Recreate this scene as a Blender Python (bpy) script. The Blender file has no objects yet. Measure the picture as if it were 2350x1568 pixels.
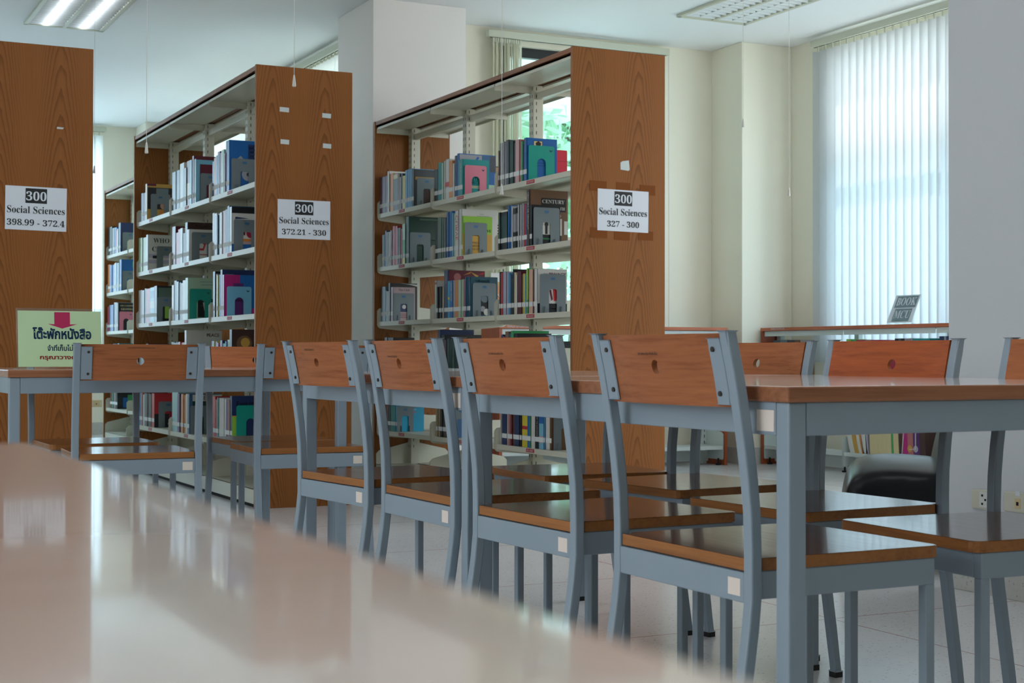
import bpy, bmesh, math, random
from mathutils import Vector, Matrix
random.seed(7)
S = bpy.context.scene
COL = S.collection

# ------------------------------------------------------------------ camera
FPX, YAW, PITCH, ROLL, EYE = 3445.4, 0.462055, 0.0099, 0.0015, 0.79
cf = Vector((math.sin(YAW)*math.cos(PITCH), math.cos(YAW)*math.cos(PITCH), math.sin(PITCH)))
cr = Vector((math.cos(YAW), -math.sin(YAW), 0)); cu = cr.cross(cf)
cr2 = cr*math.cos(ROLL)+cu*math.sin(ROLL); cu2 = cu*math.cos(ROLL)-cr*math.sin(ROLL)
cam = bpy.data.objects.new('camera', bpy.data.cameras.new('camera')); COL.objects.link(cam)
M = Matrix((cr2, cu2, -cf)).transposed().to_4x4(); M.translation = (0, 0, EYE)
cam.matrix_world = M
cam.data.sensor_width = 36; cam.data.lens = FPX*36/2350
cam.data.clip_start = 0.02; cam.data.clip_end = 300
cam.data.dof.use_dof = True; cam.data.dof.focus_distance = 4.3; cam.data.dof.aperture_fstop = 13
S.camera = cam
S.view_settings.view_transform = 'Standard'; S.view_settings.look = 'None'
S.view_settings.gamma = 1; S.view_settings.use_curve_mapping = False
S.view_settings.exposure = -0.06
S.cycles.use_denoising = True
S.cycles.max_bounces = 10; S.cycles.diffuse_bounces = 5; S.cycles.glossy_bounces = 4
S.cycles.transparent_max_bounces = 12; S.cycles.sample_clamp_indirect = 6
S.cycles.caustics_reflective = False; S.cycles.caustics_refractive = False

# ------------------------------------------------------------------ daylight, sun, added fill lights
W = bpy.data.worlds.new('daylight'); S.world = W; W.use_nodes = True
bg = W.node_tree.nodes['Background']
bg.inputs[0].default_value = (0.88, 0.94, 1.0, 1); bg.inputs[1].default_value = 7.0
def light(name, kind, loc, energy, color=(1, 1, 1), size=None, aim=None, portal=False):
    d = bpy.data.lights.new(name, kind); d.energy = energy; d.color = color
    if size: d.shape = 'RECTANGLE'; d.size, d.size_y = size
    if portal: d.cycles.is_portal = True
    o = bpy.data.objects.new(name, d); COL.objects.link(o); o.location = loc
    if aim: o.rotation_euler = Vector(aim).to_track_quat('-Z', 'Y').to_euler()
    return o
sun = light('sun', 'SUN', (12, 6, 14), 5.0, (1.0, 0.97, 0.92), aim=(-0.48, -0.16, -0.87)); sun.data.angle = 0.02
light('daylight_portal', 'AREA', (7.02, 7.7, 1.95), 1, size=(2.0, 2.2), aim=(-1, 0, 0), portal=True)
light('daylight_portal', 'AREA', (5.25, 9.62, 1.95), 1, size=(1.4, 2.2), aim=(0, -1, 0), portal=True)
light('daylight_portal', 'AREA', (3.93, 12.2, 1.95), 1, size=(4.0, 2.2), aim=(-1, 0, 0), portal=True)
light('daylight_portal', 'AREA', (7.02, 4.9, 1.95), 1, size=(2.4, 2.2), aim=(-1, 0, 0), portal=True)  # portal of the unseen nearer opening, added for daylight
light('daylight_portal', 'AREA', (1.0, 15.45, 1.95), 1, size=(4.0, 2.2), aim=(0, -1, 0), portal=True)
light('daylight_portal', 'AREA', (-4.1, 2.2, 1.9), 1, size=(2.4, 2.2), aim=(1, 0, 0), portal=True)  # portal of the unseen opening added in the left wall
for lx, ly, e in ((1.87, 5.9, 8), (1.87, 1.5, 12), (-2.1, 5.9, 8), (-2.1, 1.5, 12), (-2.1, 10.2, 6)):  # unseen fill lights added at ceiling height to brighten the room
    light('unseen_fill_light', 'AREA', (lx, ly, 3.07), e, (0.93, 0.97, 1.0), size=(0.56, 1.2), aim=(0, 0, -1))

# ------------------------------------------------------------------ helpers
def srgb(r, g, b):
    f = lambda c: (c/12.92 if c <= 0.04045 else ((c+0.055)/1.055)**2.4)
    return (f(r/255), f(g/255), f(b/255), 1)
MATS = {}
def mat(name, color=None, rough=0.5, spec=0.5, metal=0.0, coat=0.0):
    if name in MATS: return MATS[name]
    m = bpy.data.materials.new(name); m.use_nodes = True; MATS[name] = m
    b = m.node_tree.nodes['Principled BSDF']
    if color is not None: b.inputs['Base Color'].default_value = color
    b.inputs['Roughness'].default_value = rough; b.inputs['Specular IOR Level'].default_value = spec
    b.inputs['Metallic'].default_value = metal; b.inputs['Coat Weight'].default_value = coat; b.inputs['Coat Roughness'].default_value = 0.05
    return m
class NT:
    def __init__(s, m): s.t = m.node_tree; s.b = s.t.nodes.get('Principled BSDF')
    def n(s, kind, **kw):
        x = s.t.nodes.new('ShaderNode'+kind)
        for k, v in kw.items(): setattr(x, k, v)
        return x
    def l(s, a, b): s.t.links.new(a, b)
    def math(s, op, a, b=None, c=None):
        x = s.n('Math', operation=op)
        for i, v in enumerate((a, b, c)):
            if v is None: continue
            if hasattr(v, 'is_output'): s.l(v, x.inputs[i])
            else: x.inputs[i].default_value = v
        return x.outputs[0]
    def coord(s, which='Object', scale=(1, 1, 1)):
        t = s.n('TexCoord'); mp = s.n('Mapping'); s.l(t.outputs[which], mp.inputs[0]); mp.inputs['Scale'].default_value = scale
        return mp.outputs[0]
    def noise(s, vec, scale, detail=4, rough=0.5):
        x = s.n('TexNoise'); s.l(vec, x.inputs['Vector']); x.inputs['Scale'].default_value = scale
        x.inputs['Detail'].default_value = detail; x.inputs['Roughness'].default_value = rough
        return x.outputs['Fac']
    def ramp(s, fac, stops):
        x = s.n('ValToRGB'); s.l(fac, x.inputs[0]); e = x.color_ramp.elements
        while len(e) < len(stops): e.new(0.5)
        for el, (p, c) in zip(e, stops): el.position = p; el.color = c
        return x.outputs[0]
    def mix(s, fac, a, b, mode='MIX'):
        x = s.n('Mix', data_type='RGBA', blend_type=mode)
        for i, v in ((0, fac), (6, a), (7, b)):
            if hasattr(v, 'is_output'): s.l(v, x.inputs[i])
            else: x.inputs[i].default_value = v
        return x.outputs[2]
    def bump(s, h, strength=0.1, dist=0.002):
        x = s.n('Bump'); x.inputs['Strength'].default_value = strength; x.inputs['Distance'].default_value = dist
        s.l(h, x.inputs['Height']); s.l(x.outputs[0], s.b.inputs['Normal'])

def wood_panel(name, base, dark):                  # veneer with rows of cathedral arches, grain along z, columns along x
    m = mat(name, rough=0.45, spec=0.2); t = NT(m)
    tc = t.n('TexCoord'); sp = t.n('SeparateXYZ'); t.l(tc.outputs['Object'], sp.inputs[0])
    x, z = sp.outputs[0], sp.outputs[2]
    per = 0.285
    u = t.math('MULTIPLY', t.math('SUBTRACT', t.math('FRACT', t.math('ADD', t.math('DIVIDE', x, per), 0.20)), 0.5), per)
    wob = t.noise(t.coord(scale=(5, 1, 1.3)), 1.6, 3)
    wob2 = t.noise(t.coord(scale=(20, 1, 2.5)), 3.0, 3)
    au = t.math('SQRT', t.math('ADD', t.math('POWER', t.math('ADD', u, t.math('MULTIPLY', t.math('SUBTRACT', wob, 0.5), 0.02)), 2), 0.00004))
    par = t.math('ADD', t.math('MULTIPLY', t.math('POWER', au, 1.6), 26.0), z)
    par = t.math('ADD', par, t.math('ADD', t.math('MULTIPLY', wob, 0.22), t.math('MULTIPLY', wob2, 0.05)))
    ring = t.math('FRACT', t.math('MULTIPLY', par, 9.0))
    line = t.ramp(ring, [(0.0, (0, 0, 0, 1)), (0.55, (0.15, 0.15, 0.15, 1)), (0.88, (0.9, 0.9, 0.9, 1)), (0.95, (1, 1, 1, 1)), (1.0, (0.05, 0.05, 0.05, 1))])
    fade = t.ramp(au, [(0.0, (1, 1, 1, 1)), (0.055, (0.9, 0.9, 0.9, 1)), (0.11, (0.25, 0.25, 0.25, 1))])
    fine = t.noise(t.coord(scale=(230, 60, 3)), 1.0, 3, 0.6)
    blot = t.noise(t.coord(scale=(3, 3, 0.6)), 1.5, 2)
    k = t.math('MULTIPLY', line, fade)
    c = t.mix(t.math('MULTIPLY', k, 0.62), base, dark)
    c = t.mix(t.math('MULTIPLY', t.math('SUBTRACT', fine, 0.38), 0.7), c, dark)
    c = t.mix(t.math('MULTIPLY', blot, 0.25), c, tuple(v*0.72 for v in base[:3])+(1,))
    t.l(c, t.b.inputs['Base Color']); t.bump(fine, 0.05, 0.0006)
    return m
def wood_grain(name, base, dark, axis='x', rough=0.4, spec=0.4, coat=0.0, amount=1.0):
    m = mat(name, rough=rough, spec=spec, coat=coat); t = NT(m)
    sc = {'x': (3, 60, 90), 'y': (60, 3, 90), 'z': (70, 70, 3)}[axis]
    sc2 = {'x': (1.2, 20, 26), 'y': (20, 1.2, 26), 'z': (22, 22, 1.2)}[axis]
    info = t.n('ObjectInfo')
    add = t.n('VectorMath', operation='ADD'); tc = t.n('TexCoord'); t.l(tc.outputs['Object'], add.inputs[0])
    cmb = t.n('CombineXYZ'); t.l(t.math('MULTIPLY', info.outputs['Random'], 7.0), cmb.inputs[0]); t.l(t.math('MULTIPLY', info.outputs['Random'], 3.0), cmb.inputs[2])
    t.l(cmb.outputs[0], add.inputs[1])
    def mp(s):
        q = t.n('Mapping'); t.l(add.outputs[0], q.inputs[0]); q.inputs['Scale'].default_value = s; return q.outputs[0]
    n1 = t.noise(mp(sc), 1.5, 5, 0.65); n2 = t.noise(mp(sc2), 1.0, 3, 0.5)
    f = t.math('ADD', t.math('MULTIPLY', n1, 0.6), t.math('MULTIPLY', n2, 0.5))
    c = t.ramp(f, [(0.38, base), (0.56, tuple(b*(1-0.35*amount)+d*0.35*amount for b, d in zip(base, dark))), (0.72, dark)])
    t.l(c, t.b.inputs['Base Color'])
    rr = t.n('MapRange'); t.l(n1, rr.inputs[0]); rr.inputs[3].default_value = rough-0.05; rr.inputs[4].default_value = rough+0.08
    t.l(rr.outputs[0], t.b.inputs['Roughness']); t.bump(n1, 0.04, 0.0005)
    return m
def painted(name, color, rough=0.45, spec=0.4, grain=0.06):
    m = mat(name, color, rough, spec); t = NT(m)
    n = t.noise(t.coord(), 9.0, 4); n2 = t.noise(t.coord(), 420.0, 2)
    c = t.mix(t.math('MULTIPLY', n, grain*2), color, tuple(v*0.8 for v in color[:3])+(1,))
    t.l(c, t.b.inputs['Base Color']); t.bump(n2, 0.06, 0.0006)
    return m
def plaster(name, color):
    m = mat(name, color, 0.75, 0.25); t = NT(m)
    n = t.noise(t.coord(), 1.1, 4); n2 = t.noise(t.coord(), 60.0, 4, 0.7)
    c = t.mix(t.math('MULTIPLY', n, 0.14), color, tuple(v*0.86 for v in color[:3])+(1,))
    t.l(c, t.b.inputs['Base Color']); t.bump(n2, 0.22, 0.003)
    return m
def terrazzo(name, base, rough, joints=True):
    m = mat(name, base, rough, 0.5); t = NT(m)
    v = t.n('TexVoronoi'); t.l(t.coord(), v.inputs['Vector']); v.inputs['Scale'].default_value = 150
    n = t.noise(t.coord(), 90.0, 3); big = t.noise(t.coord(), 2.0, 4)
    chip = t.ramp(v.outputs['Color'], [(0.0, (1, 1, 1, 1)), (0.80, (0.93, 0.93, 0.93, 1)), (0.86, (0.45, 0.46, 0.47, 1)), (1.0, (0.25, 0.26, 0.28, 1))])
    sub = t.ramp(v.outputs['Distance'], [(0.0, (1, 1, 1, 1)), (0.45, (1, 1, 1, 1)), (0.6, (0, 0, 0, 1))])
    c = t.mix(t.math('MULTIPLY', sub, 0.75), base, t.mix(1.0, base, chip, 'MULTIPLY'))
    c = t.mix(t.math('MULTIPLY', n, 0.35), c, tuple(x*0.72 for x in base[:3])+(1,))
    c = t.mix(t.math('MULTIPLY', big, 0.25), c, tuple(x*0.8 for x in base[:3])+(1,))
    if joints:
        tc = t.n('TexCoord'); sp = t.n('SeparateXYZ'); t.l(tc.outputs['Object'], sp.inputs[0])
        ks = []
        for out, off in ((sp.outputs[0], 2.884), (sp.outputs[1], 3.63)):
            d = t.math('ABSOLUTE', t.math('SUBTRACT', t.math('FRACT', t.math('ADD', t.math('DIVIDE', t.math('SUBTRACT', out, off), 1.0), 0.5)), 0.5))
            ks.append(t.math('LESS_THAN', d, 0.0028))
        k = t.math('MAXIMUM', *ks)
        c = t.mix(t.math('MULTIPLY', k, 0.75), c, srgb(150, 96, 70))
    t.l(c, t.b.inputs['Base Color'])
    r = t.n('MapRange'); t.l(big, r.inputs[0]); r.inputs[3].default_value = rough-0.04; r.inputs[4].default_value = rough+0.10
    t.l(r.outputs[0], t.b.inputs['Roughness'])
    return m

M_WALL = plaster('wall_paint', srgb(243, 239, 222))
M_COLUMN = plaster('column_paint', srgb(244, 241, 238))
M_CEIL = plaster('ceiling_paint', srgb(246, 250, 253))
M_FLOOR = terrazzo('terrazzo_floor', srgb(226, 225, 226), 0.18)
M_SKIRT = terrazzo('terrazzo_skirting', srgb(205, 205, 200), 0.4, False)
M_PANEL = wood_panel('cathedral_veneer', srgb(146, 92, 46), srgb(84, 46, 20))
M_EDGE = wood_grain('panel_edge_wood', srgb(160, 108, 70), srgb(120, 76, 46), 'z', 0.45)
M_EDGEY = wood_grain('top_edge_wood', srgb(150, 100, 68), srgb(116, 74, 48), 'y', 0.45)
M_STEEL = painted('cream_shelf_steel', srgb(205, 204, 188), 0.38, 0.45)
M_WSTEEL = painted('white_shelf_steel', srgb(206, 216, 214), 0.38, 0.45)
M_METAL = painted('blue_grey_steel', srgb(136, 151, 163), 0.42, 0.4)
M_BACK = wood_grain('chair_back_veneer', srgb(168, 102, 62), srgb(128, 72, 40), 'x', 0.45, 0.25)
M_BACKR = wood_grain('reddish_back_veneer', srgb(174, 88, 40), srgb(130, 58, 24), 'x', 0.42, 0.35)
M_SEAT = wood_grain('dark_seat_veneer', srgb(128, 80, 54), srgb(84, 48, 32), 'x', 0.17, 0.45, coat=0.3, amount=0.8)
M_SEATE = wood_grain('seat_edge_wood', srgb(158, 102, 50), srgb(128, 78, 36), 'x', 0.45)
M_TOP = wood_grain('laminate_top', srgb(240, 218, 208), srgb(226, 196, 184), 'x', 0.2, 0.5, coat=0.8, amount=0.5)
M_TEDGE = wood_grain('table_edge_wood', srgb(160, 106, 74), srgb(124, 76, 50), 'x', 0.3)
M_ORANGE = wood_grain('orange_wood', srgb(196, 112, 74), srgb(160, 82, 50), 'x', 0.4)
M_ORANGEZ = wood_grain('orange_wood_upright', srgb(168, 84, 48), srgb(130, 60, 32), 'z', 0.4)
M_RUBBER = mat('black_rubber', srgb(22, 22, 24), 0.7)
M_BLACK = mat('black_gap', srgb(12, 12, 13), 0.8)
M_SCREW = mat('brown_screw', srgb(70, 62, 56), 0.35, 0.5, 0.7)
M_PAPER = mat('white_paper', srgb(214, 221, 230), 0.7, 0.25)
M_CREAM = mat('cream_sticker', srgb(222, 210, 200), 0.7, 0.25)
M_INK = mat('black_ink', srgb(20, 22, 26), 0.6)
M_PEN = mat('marker_pen', srgb(40, 26, 20), 0.6)
M_PLATE = mat('cream_plastic', srgb(206, 204, 188), 0.4)
M_BEIGE = mat('beige_plastic', srgb(206, 184, 140), 0.4)
M_DARKFRAME = mat('dark_window_frame', srgb(20, 24, 28), 0.4)
M_TAPE = mat('white_tape', srgb(196, 206, 206), 0.5)
M_BTAPE = mat('brown_tape', srgb(120, 68, 26), 0.55, 0.1)
M_PAGES = mat('book_pages', srgb(226, 220, 200), 0.8, 0.2)
M_CALL = mat('call_number_label', srgb(216, 220, 220), 0.6, 0.3)
M_BEND = painted('grey_bookend_steel', srgb(112, 124, 130), 0.45)
M_LOGO = mat('blue_logo', srgb(60, 110, 150), 0.5)
M_REDLAB = mat('red_shelf_label', srgb(176, 40, 52), 0.5)
M_CORD = mat('cord_white', srgb(205, 205, 198), 0.6)
def m_leather():
    m = mat('black_leather', srgb(10, 13, 18), 0.3, 0.28); t = NT(m); t.bump(t.noise(t.coord(), 160.0, 3), 0.15, 0.001); return m
M_LEATHER = m_leather()
def m_fabric(name, col, k):
    m = bpy.data.materials.new(name); m.use_nodes = True; t = NT(m); nt = m.node_tree; nt.nodes.remove(t.b)
    out = nt.nodes['Material Output']
    d = t.n('BsdfDiffuse'); tr = t.n('BsdfTranslucent'); mx = t.n('MixShader')
    n = t.noise(t.coord(scale=(60, 60, 700)), 1.0, 3)
    c = t.mix(t.math('MULTIPLY', n, 0.16), col, tuple(v*0.7 for v in col[:3])+(1,))
    t.l(c, d.inputs[0]); t.l(c, tr.inputs[0]); mx.inputs[0].default_value = k
    t.l(d.outputs[0], mx.inputs[1]); t.l(tr.outputs[0], mx.inputs[2]); t.l(mx.outputs[0], out.inputs[0])
    return m
M_SLAT = m_fabric('blind_fabric', srgb(206, 210, 212), 0.45)
def m_glass(name, tint, fac=0.06):
    m = bpy.data.materials.new(name); m.use_nodes = True; t = NT(m); nt = m.node_tree; nt.nodes.remove(t.b)
    tr = t.n('BsdfTransparent'); tr.inputs[0].default_value = tint
    g = t.n('BsdfGlossy'); g.inputs['Roughness'].default_value = 0.02; mx = t.n('MixShader'); mx.inputs[0].default_value = fac
    t.l(tr.outputs[0], mx.inputs[1]); t.l(g.outputs[0], mx.inputs[2]); t.l(mx.outputs[0], nt.nodes['Material Output'].inputs[0])
    return m
M_GLASS = m_glass('cyan_tinted_glass', (0.78, 0.90, 0.96, 1))
M_CLEAR = m_glass('clear_glass', (0.92, 0.96, 0.97, 1))
M_ACRYL = m_glass('clear_acrylic', (0.9, 0.93, 0.92, 1), 0.12)
def m_emit(name, col, s):
    m = bpy.data.materials.new(name); m.use_nodes = True; t = NT(m)
    t.b.inputs['Emission Color'].default_value = col; t.b.inputs['Emission Strength'].default_value = s; return m
M_TUBE = m_emit('lit_tube', (0.93, 0.96, 1, 1), 40)
M_TUBEOFF = mat('unlit_tube', srgb(225, 232, 232), 0.3)
M_REFL = mat('lamp_reflector', srgb(214, 222, 224), 0.35, 0.6)
M_LFRAME = mat('lamp_frame', srgb(205, 208, 190), 0.5)
def m_leaf():
    m = bpy.data.materials.new('tree_leaf'); m.use_nodes = True; t = NT(m); nt = m.node_tree; nt.nodes.remove(t.b)
    d = t.n('BsdfDiffuse'); tr = t.n('BsdfTranslucent'); mx = t.n('MixShader'); mx.inputs[0].default_value = 0.5
    n = t.noise(t.coord(), 3.0, 2); c = t.mix(n, srgb(164, 206, 170), srgb(208, 232, 212))
    t.l(c, d.inputs[0]); t.l(c, tr.inputs[0]); t.l(d.outputs[0], mx.inputs[1]); t.l(tr.outputs[0], mx.inputs[2])
    t.l(mx.outputs[0], nt.nodes['Material Output'].inputs[0]); return m
M_LEAF = m_leaf(); M_BARK = mat('bark', srgb(110, 96, 84), 0.9); M_GROUND = mat('outdoor_ground', srgb(216, 214, 206), 0.9)

class MB:
    def __init__(s): s.v = []; s.f = []; s.m = []
    def add(s, vs, fs, mi=0):
        o = len(s.v); s.v += [tuple(v) for v in vs]; s.f += [tuple(i+o for i in f) for f in fs]; s.m += [mi]*len(fs); return s
    def box(s, x0, x1, y0, y1, z0, z1, mi=0):
        return s.add([(x0, y0, z0), (x1, y0, z0), (x1, y1, z0), (x0, y1, z0), (x0, y0, z1), (x1, y0, z1), (x1, y1, z1), (x0, y1, z1)],
                     [(0, 3, 2, 1), (4, 5, 6, 7), (0, 1, 5, 4), (1, 2, 6, 5), (2, 3, 7, 6), (3, 0, 4, 7)], mi)
    def prism(s, pts, axis, a, b, mi=0):           # polygon pts in the two other axes (order x,y,z without axis), extruded a..b
        n = len(pts); mk = {'x': lambda p, t: (t, p[0], p[1]), 'y': lambda p, t: (p[0], t, p[1]), 'z': lambda p, t: (p[0], p[1], t)}[axis]
        return s.add([mk(p, a) for p in pts]+[mk(p, b) for p in pts],
                     [tuple(range(n)), tuple(range(2*n-1, n-1, -1))]+[(i, n+i, n+(i+1) % n, (i+1) % n) for i in range(n)], mi)
    def tube(s, pts, r, n=8, mi=0, caps=True):
        rings = []; P = [Vector(p) for p in pts]
        for i, p in enumerate(P):
            d = (P[min(i+1, len(P)-1)]-P[max(i-1, 0)]).normalized()
            a = d.cross(Vector((0, 0, 1)) if abs(d.z) < 0.9 else Vector((1, 0, 0))).normalized(); b = d.cross(a)
            rr = r[i] if isinstance(r, (list, tuple)) else r
            rings.append([p+(a*math.cos(2*math.pi*k/n)+b*math.sin(2*math.pi*k/n))*rr for k in range(n)])
        fs = [(i*n+k, i*n+(k+1) % n, (i+1)*n+(k+1) % n, (i+1)*n+k) for i in range(len(P)-1) for k in range(n)]
        if caps: fs += [tuple(range(n)), tuple(range(len(P)*n-1, (len(P)-1)*n-1, -1))]
        return s.add([v for ring in rings for v in ring], fs, mi)
    def build(s, name, mats, parent=None, bevel=0.0, smooth=False, seg=2, loc=None):
        me = bpy.data.meshes.new(name); me.from_pydata(s.v, [], s.f)
        for m in (mats if isinstance(mats, (list, tuple)) else [mats]): me.materials.append(m)
        for p, i in zip(me.polygons, s.m): p.material_index = i
        bm = bmesh.new(); bm.from_mesh(me)
        if bevel:
            bmesh.ops.remove_doubles(bm, verts=bm.verts, dist=1e-6)
            es = [e for e in bm.edges if e.is_manifold and e.calc_face_angle(0) > 0.6]
            bmesh.ops.bevel(bm, geom=es, offset=bevel, segments=seg, affect='EDGES', profile=0.5, clamp_overlap=True)
        bmesh.ops.recalc_face_normals(bm, faces=bm.faces)
        bm.to_mesh(me); bm.free()
        if smooth:
            for p in me.polygons: p.use_smooth = True
        o = bpy.data.objects.new(name, me); COL.objects.link(o)
        if parent: o.parent = parent
        if loc: o.location = loc
        return o
def box(name, m, dims, parent=None, bevel=0.0, **kw): return MB().box(*dims).build(name, m, parent, bevel, **kw)
def tag(o, label, cat, group=None, kind=None):
    o['label'] = label; o['category'] = cat
    if group: o['group'] = group
    if kind: o['kind'] = kind
    return o
def struct(o): o['kind'] = 'structure'; return o
def thing(name, label, cat, loc=(0, 0, 0), rz=0, group=None):
    o = bpy.data.objects.new(name, None); COL.objects.link(o); o.location = loc; o.rotation_euler = (0, 0, rz); o.empty_display_size = 0.1
    return tag(o, label, cat, group)
KIDS = {}
def copy_tree(o, parent=None):
    c = o.copy(); COL.objects.link(c)
    if parent: c.parent = parent
    for ch in list(o.children): copy_tree(ch, c)
    return c
def mbold(t, it=False):                             # serif letters and digits
    o = ''
    for ch in t:
        if 'A' <= ch <= 'Z': o += chr(0x1D400+ord(ch)-65)
        elif 'a' <= ch <= 'z': o += chr(0x1D41A+ord(ch)-97)
        elif '0' <= ch <= '9': o += chr(0x1D7CE+ord(ch)-48)
        else: o += ch
    return o
def text_mesh(body, w=None, h=None, align='CENTER', bold=0.0, shear=0.0):
    """Flat lettering in the xy plane as (verts, faces), centred at the origin, scaled to width w and/or height h."""
    c = bpy.data.curves.new('lettering', 'FONT'); c.body = body; c.align_x = align; c.resolution_u = 3; c.shear = shear
    if bold: c.bevel_depth = bold; c.bevel_resolution = 0
    o = bpy.data.objects.new('lettering', c); COL.objects.link(o); bpy.context.view_layer.update()
    me = bpy.data.meshes.new_from_object(o.evaluated_get(bpy.context.evaluated_depsgraph_get()))
    vs = [Vector(v.co) for v in me.vertices]; fs = [tuple(p.vertices) for p in me.polygons]
    bpy.data.objects.remove(o); bpy.data.curves.remove(c); bpy.data.meshes.remove(me)
    if not vs: return [], []
    x0, x1 = min(v.x for v in vs), max(v.x for v in vs); y0, y1 = min(v.y for v in vs), max(v.y for v in vs)
    sx = w/(x1-x0) if w else None; sy = h/(y1-y0) if h else None
    sx = sx or sy; sy = sy or sx
    return [Vector(((v.x-(x0+x1)/2)*sx, (v.y-(y0+y1)/2)*sy, 0)) for v in vs], fs
def letters(name, body, m, parent, fn, w=None, h=None, bold=0.0, **kw):
    vs, fs = text_mesh(body, w, h, bold=bold, **kw)
    if not vs: return None
    return MB().add([fn(v.x, v.y) for v in vs], fs).build(name, m, parent)

# ------------------------------------------------------------------ the room
ZC = 3.11; XR = 6.88; YB = 9.52; YF = 15.36; XS = 3.83; XL = -4.0; YN = -3.5
struct(box('floor', M_FLOOR, (XL-0.2, 7.1, YN-0.2, YF+0.2, -0.1, 0)))
struct(box('ceiling', M_CEIL, (XL-0.2, 7.1, YN-0.2, YF+0.2, ZC, ZC+0.1)))
def wall_x(name, x, t, y0, y1, holes):              # wall in a plane of constant x, holes as (y0, y1, z0, z1)
    b = MB(); y = y0
    for h0, h1, z0, z1 in sorted(holes):
        b.box(x, x+t, y, h0, 0, ZC); b.box(x, x+t, h0, h1, 0, z0); b.box(x, x+t, h0, h1, z1, ZC); y = h1
    b.box(x, x+t, y, y1, 0, ZC); return struct(b.build(name, M_WALL))
def wall_y(name, y, t, x0, x1, holes):
    b = MB(); x = x0
    for h0, h1, z0, z1 in sorted(holes):
        b.box(x, h0, y, y+t, 0, ZC); b.box(h0, h1, y, y+t, 0, z0); b.box(h0, h1, y, y+t, z1, ZC); x = h1
    b.box(x, x1, y, y+t, 0, ZC); return struct(b.build(name, M_WALL))
wall_x('wall_right', XR, 0.14, YN, YB+0.14, [(3.7, 6.1, 0.85, 3.0), (6.7, 8.64, 0.85, 3.0)])  # nearer opening is unseen, added to let in daylight
wall_y('wall_back', YB, 0.14, XS, XR, [(4.66, 5.95, 0.85, 3.0)])
wall_x('wall_side', XS, 0.14, YB+0.14, YF, [(10.2, 14.2, 0.85, 3.0)])
wall_y('wall_far', YF, 0.14, XL, XS+0.14, [(-1.0, 3.02, 0.85, 3.0)])  # opening widened out of view to bring in more daylight
wall_x('wall_left', XL-0.14, 0.14, YN, YF, [(1.0, 3.4, 0.85, 3.0)])  # unseen opening added to light faces turned to the left
wall_y('wall_near', YN-0.14, 0.14, XL-0.14, XR+0.14, [])
def pillar(name, x0, x1, y0, y1, m): return struct(box(name, m, (x0, x1, y0, y1, 0, ZC), bevel=0.004))
pillar('column_1', 3.51, 4.17, 9.07, 9.73, M_COLUMN)
pillar('column_2', 3.65, 4.31, 3.29, 3.958, plaster('shaded_column_paint', srgb(206, 210, 214)))  # darker copy of the column paint, with shade put into its colour
pillar('column_3', 6.43, XR, 9.12, YB, M_WALL)
pillar('column_4', 3.37, XS, 14.93, YF, M_WALL)
SK = 0.012
def skirt(name, dims): struct(box(name, M_SKIRT, dims, bevel=0.003))
skirt('baseboard_back', (4.17, 6.43, YB-SK, YB, 0, 0.12))
b = MB(); b.box(6.43-SK, 6.43, 9.12-SK, YB-SK, 0, 0.12); b.box(6.43, XR, 9.12-SK, 9.12, 0, 0.12); struct(b.build('baseboard_corner', M_SKIRT))
skirt('baseboard_right', (XR-SK, XR, YN, 9.12-SK, 0, 0.12))
skirt('baseboard_far', (XL, 3.37, YF-SK, YF, 0, 0.12))
b = MB()
for d in ((3.65-SK, 4.31+SK, 3.29-SK, 3.29), (3.65-SK, 4.31+SK, 3.958, 3.958+SK), (3.65-SK, 3.65, 3.29, 3.958), (4.31, 4.31+SK, 3.29, 3.958)): b.box(*d, 0, 0.11)
struct(b.build('baseboard_column', M_SKIRT, bevel=0.002))
b = MB()
for d in ((3.51-SK, 4.17+SK, 9.07-SK, 9.07), (3.51-SK, 3.51, 9.07, 9.73), (4.17, 4.17+SK, 9.07, 9.52)): b.box(*d, 0, 0.11)
struct(b.build('baseboard_pillar', M_SKIRT, bevel=0.002))
# windows: dark frame, mullions, panes
def window_x(name, x, y0, y1, mull, trans, lower=M_GLASS, upper=M_CLEAR):
    f = MB(); w = 0.05
    for z in (0.85, 3.0-w): f.box(x, x+0.05, y0, y1, z, z+w)
    for y in (y0, y1-w): f.box(x, x+0.05, y, y+w, 0.85, 3.0)
    for y in mull: f.box(x, x+0.05, y-0.025, y+0.025, 0.85, 3.0)
    f.box(x, x+0.05, y0, y1, trans-0.03, trans+0.03)
    o = struct(f.build(name, M_DARKFRAME))
    struct(box('pane', lower, (x+0.02, x+0.026, y0+w, y1-w, 0.9, trans-0.03), o)); struct(box('pane', upper, (x+0.02, x+0.026, y0+w, y1-w, trans+0.03, 2.95), o))
def window_y(name, y, x0, x1, mull, trans=None):
    f = MB(); w = 0.05
    f.box(x0, x1, y, y+0.05, 0.85, 0.9); f.box(x0, x1, y, y+0.05, 2.93, 3.0)
    for x in (x0, x1-w): f.box(x, x+w, y, y+0.05, 0.85, 3.0)
    for x in mull: f.box(x-0.025, x+0.025, y, y+0.05, 0.85, 3.0)
    o = struct(f.build(name, M_DARKFRAME)); struct(box('pane', M_GLASS, (x0+w, x1-w, y+0.02, y+0.026, 0.9, 2.93), o))
window_y('window_1', YB+0.05, 4.66, 5.95, [5.36])
window_x('window_2', XR+0.06, 6.7, 8.64, [7.46], 2.22)
window_x('window_3', XS+0.06, 10.2, 14.2, [11.5, 12.8], 2.4, M_CLEAR)
window_y('window_4', YF+0.05, -1.0, 3.02, [0.3, 1.7])
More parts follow.
